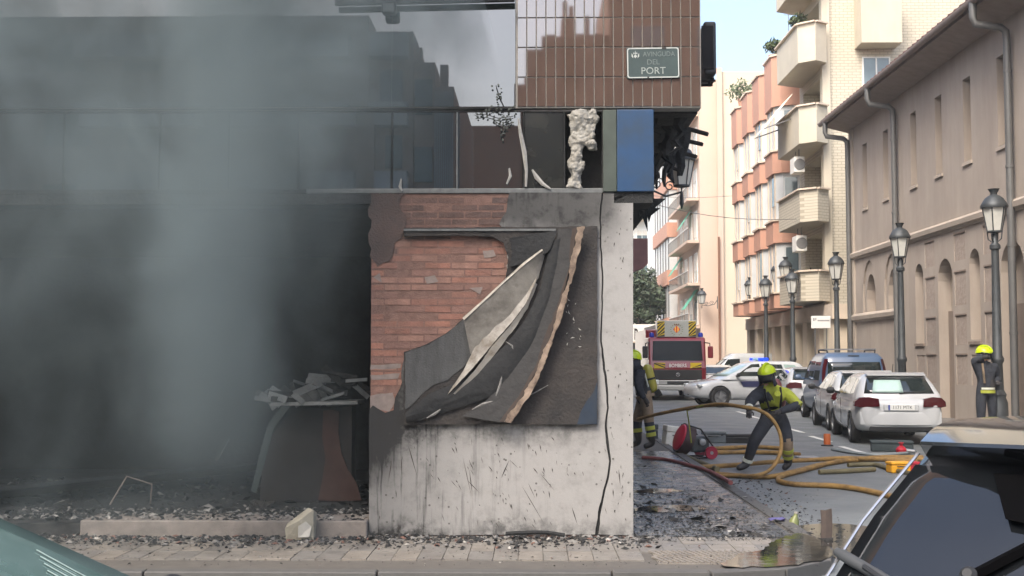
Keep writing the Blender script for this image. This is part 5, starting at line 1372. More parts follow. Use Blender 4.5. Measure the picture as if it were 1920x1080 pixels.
def chevron(x0, x1, z0, z1, y, slope, n, par, nm='hazard_stripe'):
    """yellow field with slanting black bars"""
    b = MB(); b.box(x0, x1, y, y + .006, z0, z1); f = b.build('hazard_field', M_YEL, par); p = (z1 - z0) / n; w_ = x1 - x0
    for k in range(-2, n + 2):
        za = z0 + p * k; q = []
        pl_ = [(x0, za), (x1, za + slope * w_), (x1, za + slope * w_ + p * .5), (x0, za + p * .5)]
        pl_ = [(x, min(max(z, z0), z1)) for x, z in pl_]
        if max(z for _, z in pl_) - min(z for _, z in pl_) < .01: continue
        if abs(pl_[1][1] - pl_[2][1]) < 1e-4 and abs(pl_[0][1] - pl_[3][1]) < 1e-4: continue
        if abs(pl_[1][1] - pl_[2][1]) < 1e-4: pl_.pop(1)
        if abs(pl_[0][1] - pl_[-1][1]) < 1e-4: pl_.pop(0)
        b = MB(); b.poly([Vector((x, y + .006, z)) for x, z in pl_], (0, .004, 0)); b.build(nm, M_BLK, f)
hp_ = fbx('aerial_panel', -.82, .82, -.9, -.3, 2.63, 3.32, paint('panel_white', S(158, 162, 157)), .02)
chevron(-.80, -.5, 2.66, 3.29, -.298, -1.0, 4, hp_); chevron(.5, .80, 2.66, 3.29, -.298, -1.0, 4, hp_)
chevron(-.98, -.52, 1.33, 1.56, .006, -.9, 2, ft); chevron(.52, .98, 1.33, 1.56, .006, .9, 2, ft)
text('lettering', 'BOMBERS', .2, M_PLATE, ft, (0, .012, 1.44), (R(90), 0, R(180)), .003, sx=.85)
b = MB(); cx, cz = 0, 2.95                                     # crest: lozenge of red and yellow pales between sprigs, crowned
CY = -.296
for k in range(5):
    x0, x1 = -.14 + .056 * k, -.14 + .056 * (k + 1); h = lambda x: .17 * (1 - abs(x) / .15)
    b.cur = k % 2; b.poly([Vector((x0, CY, cz - h(x0))), Vector((x1, CY, cz - h(x1))), Vector((x1, CY, cz + h(x1))), Vector((x0, CY, cz + h(x0)))], (0, .006, 0))
b.build('crest', [mat('crest_red', S(190, 60, 40), .5), mat('crest_gold', S(224, 170, 70), .5)], hp_)
b = MB()
for sd_ in (-1, 1):
    for k in range(7):
        a = R(-70 + 22 * k); c = Vector((sd_ * .21 * math.cos(a), CY, cz - .02 + .2 * math.sin(a))); d = Vector((sd_ * math.cos(a + .7), 0, math.sin(a + .7))) * .05; e = Vector((d.z, 0, -d.x)) * .35
        b.poly([c, c + d + e, c + d * 1.6, c + d - e], (0, .005, 0))
b.build('crest_sprigs', mat('sprig_green', S(112, 120, 88), .6), hp_)
b = MB()
for dx in (-.08, 0, .08): b.poly([Vector((dx - .045, CY, cz + .17)), Vector((dx + .045, CY, cz + .17)), Vector((dx, CY, cz + .25))], (0, .005, 0))
b.build('crest_crown', mat('crest_brown', S(120, 84, 60), .5), hp_)
b = MB(); b.bar((-.6, -8, 3.1), (-.6, -1.0, 3.1), .12, .2); b.bar((.6, -8, 3.1), (.6, -1.0, 3.1), .12, .2)
for k in range(14): b.bar((-.6, -7.8 + k * .5, 3.1), (.6, -7.8 + k * .5, 3.1), .05, .05)
b.build('ladder', M_RIM, ft)
# ------------------------------------------------------------------ the two cars close to us
BLACKC = paint('black', S(26, 27, 29), .12)
M_FGL = mat('smoked_glass', S(18, 20, 22), .05, var=.2, ior=1.65, rvar=.03)
bc = Car('black_hatchback', 'black hatchback close to us at the lower right, roof spoiler and rear window showing', BLACKC,
         [(-2.3, .68, .45, .8), (-2.27, .8, .36, .95), (-2.1, .87, .28, 1.02), (-1.5, .905, .24, 1.02), (0, .91, .22, .98), (1.0, .9, .22, .96), (1.5, .86, .24, .88), (1.95, .74, .3, .7), (2.05, .6, .4, .58)],
         [(.95, -2.3, 1.2, .86), (1.08, -2.24, 1.0, .83), (1.3, -2.02, .6, .76), (1.47, -1.82, .3, .68), (1.535, -1.66, .1, .62)], (2.74, 4.56, ZR), R(-38), glass=M_FGL, bulge=.09, group='cars close to the camera')
bc.end(1.0, 1.44, .955, .955, n=16, k=10, off=.012); bc.side([(-1.0, 1.06), (-.1, 1.04), (-.1, 1.44), (-.92, 1.44)]); bc.side([(0, 1.04), (.8, 1.04), (.3, 1.35), (.15, 1.44), (0, 1.45)]); bc.side([(-1.75, 1.1), (-1.1, 1.07), (-1.02, 1.43), (-1.45, 1.42)], 'quarter_window'); bc.mirrors(.7, 1.06)
# spoiler: a lip that runs on from the roof and bows out over the window
rows = []
for j in range(-12, 13):
    u = j / 12; x = .665 * u; bow = .24 * (1 - abs(u) ** 2.4)
    crown = 1.575 - .02 * u * u
    yt = -1.80 - bow
    rows.append([Vector((x, -1.2, crown - .004)), Vector((x, -1.5, crown + .0)), Vector((x, -1.62 - bow * .35, crown - .006)), Vector((x, -1.72 - bow * .7, crown - .024)), Vector((x, yt, crown - .052)), Vector((x, yt - .004, crown - .062)), Vector((x, yt + .04, crown - .095)), Vector((x, yt + .10, crown - .115)), Vector((x, -1.70 - bow * .5, crown - .12)), Vector((x, -1.5, crown - .07)), Vector((x, -1.2, crown - .05))])
b = MB(); b.loft(rows); b.build('spoiler', BLACKC, bc.t, auto=32)
b = MB(); b.grid([[Vector((.62 * i / 8, -1.5 + 1.5 * k / 6, 1.574 - .05 * (i / 8) ** 2 - .01 * (k / 6) ** 2)) for k in range(7)] for i in range(-8, 9)], (0, 0, -.02)); b.build('roof_panel', BLACKC, bc.t, smooth=True)
for sd_ in (-1, 1):
    q = []
    for k in range(9):
        z = 1.0 + .47 * k / 8; _, yr, yf, w_ = bc.at(z); q.append(Vector((sd_ * (w_ - .012), yr + .012, z)))
    b = MB(); b.tube(q, .005, 6); b.build('window_trim', mat('bright_trim', S(180, 182, 184), .2, .8), bc.t)
# rear wiper
def onglass(u, z, off=.03):
    _, yr, yf, w_ = bc.at(z); x = w_ * u; return Vector((x, yr - bc.bulge * (1 - u * u) + .03 - off, z))
b = MB(); b.tube([onglass(-1.0, 1.215), onglass(-.97, 1.21), onglass(-.75, 1.165), onglass(-.3, 1.10)], [.011, .016, .016, .016], 10); wp = b.build('wiper_blade', mat('worn_rubber', S(60, 62, 63), .7, var=.2), bc.t, auto=40)
b = MB(); b.tube([onglass(-.86, 1.195, .05), onglass(-.6, 1.13, .06), onglass(.08, .99, .05)], .008, 8); b.build('wiper_arm', M_BLACKP, wp)
b = MB(); b.lathe([(.02, -.02), (.022, .02), (.012, .03)], 12, Matrix.Translation(onglass(-.505, 1.20, .03)) @ Matrix.Rotation(R(60), 4, 'X')); b.build('washer_jet', M_BLACKP, bc.t, auto=40)
b = MB(); b.bar(onglass(-.50, 1.205, .035), onglass(-.26, 1.335, .035), .03, .02); b.poly([onglass(-.6, 1.435, .02), onglass(-.25, 1.44, .02), onglass(-.25, 1.32, .02), onglass(-.47, 1.335, .02)], (0, -.03, 0)); b.build('brake_lamp_housing', mat('deep_black', S(8, 8, 9), .9, ior=1.1), bc.t)
TEAL = paint('teal_grey', S(72, 92, 88), .15)
M_TGL = mat('green_tint_glass', S(70, 92, 87), .05, var=.25, scale=2.5, ior=1.6, dirt=S(104, 126, 121), dirt_amt=.5, dirt_scale=4)
tc = hatchback('green_tinted_car', 'car close to us at the lower left, only its green tinted windscreen showing', TEAL, (-1.69, 2.62, ZR), R(-90), '0000 BBB', group='cars close to the camera')
tc.end(.95, 1.37, .93, .93, rear=False, name='windscreen', m=M_TGL, off=.02)
b = MB()
for k in range(5):
    u = .55 - .06 * k; q = []
    for j in range(5):
        z = 1.06 + .05 * j - .01 * k; _, yr, yf, w_ = tc.at(z); x = -w_ * u - .02 * j; q.append(Vector((x, yf + tc.fb * (1 - (x / w_) ** 2) - .03 + .028, z)))
    b.tube(q, .0018, 4)
b.build('wiper_or_glint', mat('pale_reflection', S(118, 136, 132), .6), tc.t)  # pale tubes painting in white reflection streaks on the windscreen

# ------------------------------------------------------------------ people
M_NAVY = mat('turnout_navy', S(40, 44, 52), .85, var=.25, scale=12, bump=1.0, bscale=14)
M_LIME = mat('turnout_lime', S(164, 172, 52), .75, var=.2, scale=14, bump=1.0, bscale=14)
M_LIMEH = mat('helmet_lime', S(184, 206, 16), .3, var=.06)
M_SKIN = mat('skin', S(196, 150, 126), .6, var=.1)
M_MASK = mat('breathing_mask', S(34, 36, 38), .3, var=.2)
M_GLOVE = mat('glove_dark', S(52, 50, 50), .85, var=.2)
M_TAN = mat('worn_tan', S(128, 112, 92), .85, var=.25, scale=10)
M_SILV = mat('reflective_band', S(200, 204, 190), .4, var=.1)
M_BOOT = mat('boot_black', S(32, 31, 31), .5, var=.2)
def person(label, loc, rz, J, zones, group='firefighters in turnout gear'):
    t = thing('person', label, 'person', loc, rz, group)
    names = list(J); idx = {n: i for i, n in enumerate(names)}
    E = [('pelvis', 'waist'), ('waist', 'chest'), ('chest', 'neck'), ('neck', 'head'), ('head', 'crown')]
    for s_ in 'AB':
        E += [('chest', 'sh' + s_), ('sh' + s_, 'el' + s_), ('el' + s_, 'wr' + s_), ('pelvis', 'hip' + s_), ('hip' + s_, 'kn' + s_), ('kn' + s_, 'an' + s_), ('an' + s_, 'toe' + s_)]
    rad = {'pelvis': (.185, .16), 'waist': (.185, .155), 'chest': (.215, .175), 'neck': (.068, .07), 'head': (.082, .095), 'crown': (.07, .08), 'sh': (.115, .115), 'el': (.085, .085), 'wr': (.048, .048), 'hip': (.135, .135), 'kn': (.098, .098), 'an': (.068, .068), 'toe': (.05, .045)}
    me = bpy.data.meshes.new('person_body'); me.from_pydata([J[n] for n in names], [(idx[a], idx[b_]) for a, b_ in E], [])
    o = bpy.data.objects.new('body', me); col.objects.link(o); o.parent = t
    sk = o.modifiers.new('skin', 'SKIN'); sk.branch_smoothing = .6
    ly = me.skin_vertices[0].data if me.skin_vertices else None
    if ly is None:
        bm = bmesh.new(); bm.from_mesh(me); bm.verts.layers.skin.verify(); bm.to_mesh(me); bm.free(); ly = me.skin_vertices[0].data
    for n in names:
        r = rad.get(n) or rad[n[:-1]]; ly[idx[n]].radius = r; ly[idx[n]].use_root = (n == 'pelvis')
    sb2 = o.modifiers.new('sub', 'SUBSURF'); sb2.levels = 2; sb2.render_levels = 2
    bpy.context.view_layer.update(); baked(o)
    # hands: palm, four fingers of unequal length and a thumb, closed round what they hold
    hb_ = bmesh.new(); hb_.from_mesh(o.data)
    for s_ in 'AB':
        wr = Vector(J['wr' + s_]); d = (wr - Vector(J['el' + s_])).normalized(); sx = d.cross(Vector((0, 0, 1))).normalized() if abs(d.z) < .95 else Vector((1, 0, 0)); up = sx.cross(d).normalized()
        m_ = MB(); m_.tube([wr - d * .02, wr + d * .03, wr + d * .08, wr + d * .10], [.036, .044, .042, .03], 8)
        for k, l in enumerate((.062, .072, .068, .052)):
            b0 = wr + d * .09 + sx * (-.033 + .022 * k); m_.tube([b0, b0 + d * l * .5 - up * .006, b0 + d * l * .55 - up * l * .5, b0 + d * l * .2 - up * l * .75], [.0115, .0105, .0095, .007], 6)
        b0 = wr + d * .03 - sx * .04; m_.tube([b0, b0 - sx * .028 + d * .025, b0 - sx * .02 + d * .06 - up * .02], [.014, .012, .009], 6)
        me2 = m_.mesh('hand'); hb_.from_mesh(me2); bpy.data.meshes.remove(me2)
    hb_.to_mesh(o.data); hb_.free()
    o.data.polygons.foreach_set('use_smooth', [True] * len(o.data.polygons))
    ms = [M_NAVY, M_LIME, M_SKIN, M_GLOVE, M_TAN, M_BOOT]
    o.data.materials.clear()
    for m_ in ms: o.data.materials.append(m_)
    segs = [(a, b_, Vector(J[a]), Vector(J[b_])) for a, b_ in E]
    for p in o.data.polygons:
        c = p.center; best = None
        for a, b_, u, v in segs:
            w_ = v - u; tt = max(0, min(1, (c - u).dot(w_) / w_.length_squared)); ds = (c - u - w_ * tt).length
            if best is None or ds < best[0]: best = (ds, a, b_, tt)
        k = best[1][:-1] if best[1][-1] in 'AB' else best[1]; full = best[2]
        mi = zones.get(full, zones.get(full[:-1], 0))
        if full[:2] == 'wr' and best[3] > .93: mi = 3
        if full in ('head', 'crown'): mi = 2
        if full[:3] == 'toe' or (full[:2] == 'an' and best[3] > .55): mi = 5
        p.material_index = mi
    return t
def helmet(t, head, face, tilt=0.0, m=None):
    """brigade helmet: deep shell, ridge, brim and visor; face = direction looked at (local)"""
    h = Vector(head); f = Vector(face); f.z = 0; f.normalize(); rz = math.atan2(f.x, -f.y)
    T = Matrix.Translation(h) @ Matrix.Rotation(rz, 4, 'Z') @ Matrix.Rotation(tilt, 4, 'X')     # local -y looks ahead
    b = MB(); rings = []
    for k in range(8):
        a = R(90 * k / 7); r = math.cos(a); z = math.sin(a)
        rings.append([T @ Vector((.135 * r * math.cos(u), .165 * r * math.sin(u) + .01, .03 + .125 * z + (-.045 * max(0, math.sin(u)) if k == 0 else 0))) for u in [2 * math.pi * j / 20 for j in range(20)]])
    b.loft(rings); sh_ = b.build('helmet', m or M_LIMEH, t, auto=50)
    b = MB(); b.tube([T @ Vector((0, -.16 * math.cos(R(a)), .04 + .135 * math.sin(R(a)))) for a in range(10, 171, 16)], .018, 6); b.build('ridge', m or M_LIMEH, sh_)
    b = MB(); b.tube([T @ Vector((.142 * math.cos(R(a)), .172 * math.sin(R(a)) + .01, .03)) for a in range(180, 361, 15)], .012, 6); b.build('brim', M_BLACKP, sh_)
    b = MB(); b.grid([[T @ Vector((.125 * math.cos(R(a)), .155 * math.sin(R(a)) - .005, z)) for a in range(200, 341, 14)] for z in (.028, -.03, -.085)], (0, 0, .004)); b.build('visor', M_MASK, sh_, smooth=True)
    b = MB(); b.grid([[T @ Vector((.125 * math.cos(R(a)) * k, .15 * math.sin(R(a)) * k, z)) for a in range(-20, 201, 20)] for z, k in ((.0, 1.0), (-.1, .95), (-.17, 1.1))], (0, .004, 0)); b.build('neck_flap', M_NAVY, sh_, smooth=True)
    # face: nose, eyes and mouth under the visor
    b = MB(); b.lathe([(.001, .03), (.012, 0), (.016, -.02), (.001, -.03)], 8, T @ Matrix.Translation((0, -.098, -.045))); b.build('nose', M_SKIN, t, smooth=True)
    for sd_ in (-1, 1):
        b = MB(); b.lathe([(.001, -.009), (.011, 0), (.001, .009)], 8, T @ Matrix.Translation((sd_ * .033, -.088, -.025))); b.build('eye', M_MASK, t, smooth=True)
    b = MB(); b.tube([T @ Vector((-.026, -.085, -.09)), T @ Vector((0, -.094, -.092)), T @ Vector((.026, -.085, -.09))], .006, 5); b.build('mouth', mat('lip', S(150, 98, 88), .6), t)
def band(t, a, b_, u, r, w_=.05, m=None, name='reflective_band'):
    a = Vector(a); b_ = Vector(b_); c = a.lerp(b_, u); d = (b_ - a).normalized()
    q = d.to_track_quat('Z', 'Y').to_matrix().to_4x4(); T = Matrix.Translation(c) @ q
    b = MB(); b.lathe([(r * .9, -w_ / 2), (r, -w_ / 2), (r, w_ / 2), (r * .9, w_ / 2)], 14, T, cap=False); b.build(name, m or M_LIMEB, t, auto=50)
M_LIMEB = mat('lime_band', S(156, 162, 60), .6, var=.15, scale=20)
def air_tank(t, a, b_, r, m, label=None):
    a = Vector(a); b_ = Vector(b_); d = (b_ - a); L_ = d.length; T = Matrix.Translation(a) @ d.normalized().to_track_quat('Z', 'Y').to_matrix().to_4x4()
    b = MB(); b.lathe([(.02, -.06), (.028, -.05), (.03, .0), (r * .75, .03), (r, .09), (r, L_ - .09), (r * .8, L_ - .03), (r * .3, L_), (.001, L_ + .005)], 16, T); o = b.build('air_tank', m, t, auto=40)
    b = MB(); b.lathe([(r + .006, L_ * .45), (r + .006, L_ * .52)], 16, T, cap=False); b.build('tank_strap', M_BLACKP, o)
    return o

p0 = P(1437, 880, 19.1)
J = dict(pelvis=(.17, .10, .84), waist=(.13, .04, .99), chest=(.07, -.08, 1.20), neck=(.01, -.2, 1.36), head=(-.02, -.26, 1.46), crown=(-.03, -.28, 1.55),
         shA=(-.15, -.16, 1.24), elA=(-.30, -.28, 1.06), wrA=(-.33, -.42, .95), shB=(.30, -.02, 1.22), elB=(.47, -.14, 1.02), wrB=(.12, -.38, .93),
         hipA=(.05, .04, .80), knA=(-.20, -.14, .50), anA=(-.31, .0, .10), toeA=(-.47, -.10, .05), hipB=(.28, .10, .80), knB=(.31, -.10, .46), anB=(.36, .12, .10), toeB=(.26, -.03, .05))
m1 = person('firefighter in a lime helmet bending to haul a hose across the road', (p0.x, 19.1, ZR), 0, J, dict(shB=1, elB=1, chest=1, neck=1, wrB=0, knB=0, anB=4, knA=0))
helmet(m1, (-.03, -.27, 1.49), (-.6, -.8, 0), R(16))
band(m1, J['elB'], J['shB'], .35, .085, .05); band(m1, J['elB'], J['shB'], .02, .082, .05); band(m1, J['knB'], J['anB'], .35, .088, .06); band(m1, J['knB'], J['anB'], .62, .084, .05); band(m1, J['knA'], J['anA'], .8, .082, .05, M_SILV); band(m1, J['elA'], J['wrA'], .6, .066, .04, M_SILV)
air_tank(m1, (.30, .24, .98), (.16, .10, 1.42), .085, mat('tank_grey_red', S(120, 70, 72), .4, var=.2))
b = MB(); b.tube([(-.06, -.25, 1.28), (-.04, -.25, 1.15), (.02, -.14, 1.0)], .018, 6); b.tube([(.19, -.2, 1.3), (.2, -.22, 1.15), (.2, -.12, .98)], .018, 6); b.build('harness_strap', M_MASK, m1)
b = MB(); b.lathe([(.05, -.015), (.055, 0), (.04, .015)], 12, Matrix.Translation((.13, -.25, 1.2)) @ Matrix.Rotation(R(80), 4, 'X')); b.build('chest_badge', M_LIME, m1)

p0 = P(1196, 850, 22.3)
J = dict(pelvis=(.02, .0, .92), waist=(-.02, 0, 1.08), chest=(-.10, -.02, 1.32), neck=(-.18, -.03, 1.47), head=(-.22, -.04, 1.58), crown=(-.23, -.04, 1.67),
         shA=(-.10, -.24, 1.38), elA=(-.14, -.30, 1.10), wrA=(-.02, -.32, .90), shB=(-.10, .2, 1.38), elB=(-.28, .26, 1.12), wrB=(-.44, .2, .98),
         hipA=(.02, -.12, .88), knA=(.06, -.16, .48), anA=(.12, -.16, .10), toeA=(-.05, -.2, .05), hipB=(.0, .12, .88), knB=(-.14, .14, .48), anB=(-.1, .14, .10), toeB=(-.26, .16, .05))
m2 = person('firefighter with a yellow air tank half hidden behind the burnt pier', (p0.x + .13, 22.3, .0), 0, J, dict(wrA=0, knA=4, knB=4, hipA=4, anA=0, shA=0))
helmet(m2, (-.22, -.04, 1.60), (-1, -.1, 0), R(6))
air_tank(m2, (.16, -.02, 1.02), (.03, -.03, 1.52), .095, mat('tank_yellow', S(160, 154, 62), .4, var=.15))
b = MB(); b.poly([Vector((.07, -.12, 1.0)), Vector((.07, .1, 1.0)), Vector((-.05, .1, 1.5)), Vector((-.05, -.12, 1.5))], (-.03, 0, 0)); b.build('tank_plate', M_BLACKP, m2)
b = MB(); b.lathe([(.001, -.06), (.06, -.05), (.07, .05), (.001, .06)], 10, Matrix.Translation((.24, -.05, 1.0)) @ Matrix.Rotation(R(60), 4, 'Y')); b.build('tank_valve', M_BLACKP, m2)
for u in (.25, .55): band(m2, J['knA'], J['anA'], u, .092, .07)
band(m2, J['knB'], J['anB'], .4, .092, .07); band(m2, J['pelvis'], J['waist'], .2, .182, .05, M_TAN, 'belt')
b = MB(); b.bar((-.02, -.25, 1.36), (.04, -.24, 1.12), .05, .02); b.build('harness_strap', M_SILV, m2)

p0 = P(1850, 730, 25.3)
J = dict(pelvis=(.02, .0, .95), waist=(.02, 0, 1.12), chest=(.02, 0, 1.38), neck=(.0, .0, 1.55), head=(.0, .02, 1.67), crown=(.0, .02, 1.76),
         shA=(-.17, .0, 1.46), elA=(-.27, -.06, 1.56), wrA=(-.07, -.12, 1.62), shB=(.21, .02, 1.46), elB=(.27, .08, 1.18), wrB=(.2, -.14, 1.12),
         hipA=(-.09, 0, .9), knA=(-.1, -.02, .5), anA=(-.1, .02, .1), toeA=(-.08, -.16, .05), hipB=(.13, 0, .9), knB=(.14, -.01, .5), anB=(.14, .03, .1), toeB=(.2, -.14, .05))
m3 = person('firefighter in dark gear adjusting his mask beside the nearest street lamp', (p0.x - .03, 25.3, .03), 0, J, dict())
helmet(m3, (.0, .02, 1.69), (.75, -.6, 0), R(10))
band(m3, J['pelvis'], J['waist'], -.15, .185, .06); band(m3, J['pelvis'], J['waist'], .22, .18, .04, M_SILV)
for q in 'AB': band(m3, J['kn' + q], J['an' + q], .4, .092, .06)
b = MB(); b.tube([(-.1, -.15, 1.5), (-.09, -.18, 1.3), (-.06, -.14, 1.1)], .022, 6); b.build('harness_strap', M_TAN, m3)

# ------------------------------------------------------------------ hoses
M_HOSE = mat('hose_ochre', S(150, 118, 64), .7, var=.18, scale=7, world=True, bump=.4, bscale=40, dirt=S(84, 66, 44), dirt_amt=.8, dirt_scale=4)
M_HOSE2 = mat('hose_olive', S(104, 97, 70), .7, var=.2, scale=7, world=True, dirt=S(80, 72, 50), dirt_amt=.5)
def smooth(q, n=8):
    out = []
    for i in range(len(q) - 1):
        a, b_ = q[i], q[i + 1]; p_ = q[max(i - 1, 0)]; s_ = q[min(i + 2, len(q) - 1)]
        for k in range(n):
            t = k / n; out.append(.5 * (2 * a + (b_ - p_) * t + (2 * p_ - 5 * a + 4 * b_ - s_) * t * t + (-p_ + 3 * a - 3 * b_ + s_) * t ** 3))
    out.append(q[-1]); return out
def hose(pp, label, r=.037, m=None, lift=0.0):
    q = [G(x, y, ZR + r + lift) if len(e) == 0 else P(x, y, e[0]) for x, y, *e in pp]
    sm_ = smooth([Vector(v) for v in q]); b = MB(); b.tube(sm_, [r * (1 + .16 * mnoise.noise(p_ * 2.3)) for p_ in sm_], 8); return tag(b.build('fire_hose', m or M_HOSE, auto=60), label, 'hose', 'fire hoses on the road')
hose([(1305, 886), (1360, 890), (1440, 894), (1490, 884), (1545, 870), (1600, 863), (1690, 861), (1760, 862)], 'ochre hose running from the kerb to the right below the firefighter')
hose([(1760, 955), (1700, 938), (1620, 919), (1560, 911), (1490, 908), (1460, 901), (1468, 892), (1510, 881), (1560, 868), (1640, 858), (1730, 857)], 'ochre hose bent back on itself nearest to us on the asphalt')
hose([(1310, 876), (1380, 872), (1450, 866), (1530, 862), (1600, 859), (1720, 866)], 'ochre hose lying straight behind the firefighter\'s boots', lift=.03)
hose([(1536, 885), (1590, 883), (1640, 880)], 'short olive hose end lying in the middle of the road', m=M_HOSE2)
hose([(1590, 872), (1640, 871), (1670, 880), (1720, 890)], 'olive hose curving past the yellow case', .035, M_HOSE2)
hose([(1316, 842), (1360, 840), (1420, 838), (1480, 842)], 'upper of two straight ochre hoses beside the red fan', .04)
hose([(1318, 849), (1360, 848), (1430, 848), (1500, 852)], 'lower of two straight ochre hoses beside the red fan', .04)
hose([(1192, 812), (1225, 828), (1262, 846), (1300, 862), (1345, 880)], 'pale tan hose trailing from the half hidden firefighter', .045, M_HOSE2)
hose([(1205, 858), (1250, 862), (1290, 872), (1330, 884), (1370, 905, 15.6)], 'reddish brown hose along the pavement by the pier', .03, mat('hose_red', S(120, 64, 60), .7, var=.2), lift=.1)
hose([(1196, 786, 21.9), (1240, 775, 21.0), (1300, 764, 20.2), (1350, 758, 19.3), (1392, 763, 18.66), (1420, 768, 18.68), (1445, 783, 18.6), (1462, 812, 18.5), (1464, 845, 18.3), (1450, 874, 18.1), (1425, 890, 17.6), (1380, 893), (1320, 888), (1290, 872)], 'ochre hose held up by the bending firefighter and looping to the ground', .029)
b = MB(); b.tube([P(1330, 757, 19.7), P(1312, 762, 19.9), P(1288, 770, 20.6), P(1292, 795, 20.9), P(1296, 830, 21.0)], .012, 5); tag(b.build('yellow_strap', M_LIMEB), 'thin yellow strap hanging from the lifted hose above the fan', 'strap')

# ------------------------------------------------------------------ equipment on the road
def gp(x, y, z=ZR): return G(x, y, z)
g = gp(1296, 860)
fan = thing('ventilation_fan', 'red round ventilation fan on a dark wheeled frame', 'fan', g, R(14))
T = Matrix.Translation((-.12, 0, .34)) @ Matrix.Rotation(R(-68), 4, 'Y') @ Matrix.Diagonal((.8, .8, 1, 1))
b = MB(); b.lathe([(.30, -.09), (.33, -.09), (.33, .09), (.30, .09)], 24, T, cap=False); b.build('shroud', mat('fan_dark', S(60, 44, 46), .5, var=.2), fan, auto=40)
b = MB(); b.lathe([(.30, .09), (.28, .115), (.15, .135), (.001, .14)], 24, T, cap=False); b.build('red_cover', mat('fan_red', S(176, 24, 58), .35, var=.12), fan, auto=40)
b = MB()
for k in range(6):
    a = R(60 * k); c = Vector((math.cos(a), math.sin(a), 0)); b.bar(T @ (c * .03 - Vector((0, 0, .05))), T @ (c * .29 - Vector((0, 0, .05))), .02, .02)
b.build('guard', M_BLACKP, fan)
b = MB(); b.box(-.05, .28, -.16, .16, .12, .40); b.build('engine', mat('engine_grey', S(60, 66, 68), .5, var=.3, scale=12), fan, bevel=.04)
b = MB(); b.lathe([(.001, 0), (.06, .0), (.06, .08), (.001, .09)], 12, Matrix.Translation((.12, -.17, .30)) @ Matrix.Rotation(R(90), 4, 'X')); b.build('pull_starter', M_RIM, fan, auto=40)
for sd_ in (-1, 1):
    b = MB(); b.tube([(-.3, sd_ * .2, .03), (.3, sd_ * .2, .03), (.34, sd_ * .2, .2), (.1, sd_ * .2, .52), (-.1, sd_ * .2, .58)], .016, 6); b.build('frame_tube', M_BLACKP, fan)
    b = MB(); b.lathe([(.05, -.025), (.11, -.03), (.115, 0), (.11, .03), (.05, .025)], 16, Matrix.Translation((.27, sd_ * .25, .115)) @ Matrix.Rotation(R(90), 4, 'X')); wh_ = b.build('wheel', mat('fan_wheel', S(140, 20, 50), .5), fan, auto=40)
    b = MB(); b.lathe([(.001, -.035), (.03, -.035), (.03, .035), (.001, .035)], 10, Matrix.Translation((.27, sd_ * .25, .115)) @ Matrix.Rotation(R(90), 4, 'X')); b.build('hub', M_RIM, wh_)
def case(name, label, cat, x, y, wx, dy, h, m, rz=0.0, lid=None, tilt=0.0, handle=True):
    t = thing(name, label, cat, gp(x, y), rz); t.rotation_euler = (0, tilt, rz)
    b = MB(); b.box(-wx / 2, wx / 2, -dy / 2, dy / 2, .0, h * .72); b.build('case', m, t, bevel=.02)
    b = MB(); b.box(-wx / 2 - .008, wx / 2 + .008, -dy / 2 - .008, dy / 2 + .008, h * .73, h); b.build('lid', lid or m, t, bevel=.02)
    if handle:
        b = MB(); b.tube([(-wx * .2, -dy / 2, h * .6), (-wx * .2, -dy / 2 - .04, h * .6), (wx * .2, -dy / 2 - .04, h * .6), (wx * .2, -dy / 2, h * .6)], .01, 6); b.build('handle', M_BLACKP, t)
    return t
WBX = mat('white_crate', S(206, 206, 198), .5, var=.1, dirt=S(150, 148, 140), dirt_amt=.5)
case('white_crate', 'white plastic crate tilted behind the red fan', 'crate', 1262, 842, .42, .3, .44, WBX, R(10), tilt=R(8))
case('dark_bin', 'dark crate standing beside the half hidden firefighter', 'crate', 1223, 832, .2, .25, .4, mat('dark_crate', S(52, 60, 66), .6, var=.2), R(5))
case('grey_toolbox', 'grey toolbox on the road just right of the fan', 'toolbox', 1338, 830, .5, .25, .24, mat('grey_box', S(92, 100, 104), .5, var=.2), R(-8))
case('black_toolbox', 'long black equipment bag on the road behind the hauling firefighter', 'bag', 1386, 830, .8, .25, .18, M_BLACKP, R(4))
case('yellow_case', 'yellow equipment case beside the black car', 'case', 1685, 886, .32, .22, .17, mat('case_yellow', S(222, 160, 26), .45, var=.1), R(8))
case('red_case', 'small red case next to the yellow case', 'case', 1712, 886, .16, .2, .17, mat('case_red', S(170, 28, 44), .45, var=.1), R(8))
case('dark_shade_box', 'low dark box standing in for shade on the road behind the white hatchback', 'bag', 1672, 846, .75, .4, .2, mat('shade_dark', S(50, 60, 62), .8, var=.3, bump=.5, bscale=14), R(-12), handle=False)  # flat dark box put in for the shadowed ground at the car's rear
case('flat_grate', 'pale flat metal tray lying on the asphalt', 'tray', 1512, 862, .34, .3, .06, M_RIM, R(3), handle=False)
g = gp(1690, 852); t = thing('red_hose_valve', 'red hose valve lying in front of the dark shade box', 'valve', g)
b = MB(); b.lathe([(.03, 0), (.09, .02), (.1, .09), (.06, .14), (.03, .15), (.03, .2), (.05, .2), (.05, .22)], 14); b.build('valve_body', _m['case_red'], t, auto=40)
b = MB(); b.tube([(.05, 0, .08), (.22, -.1, .06)], .035, 8); b.build('outlet', M_RIM, t)
g = gp(1551, 836); t = thing('orange_post', 'short orange marker standing on the asphalt by the white cars', 'marker', g)
b = MB(); b.lathe([(.07, 0), (.07, .22), (.06, .24)], 12); b.build('sleeve', mat('marker_orange', S(170, 88, 40), .5, var=.1), t, auto=40)
b = MB(); b.lathe([(.12, -.0), (.12, .02), (.07, .03)], 12); b.build('foot', M_BLACKP, t, auto=40)
b = MB(); q = [gp(1560, 845), gp(1600, 852), gp(1650, 856), gp(1705, 852)]
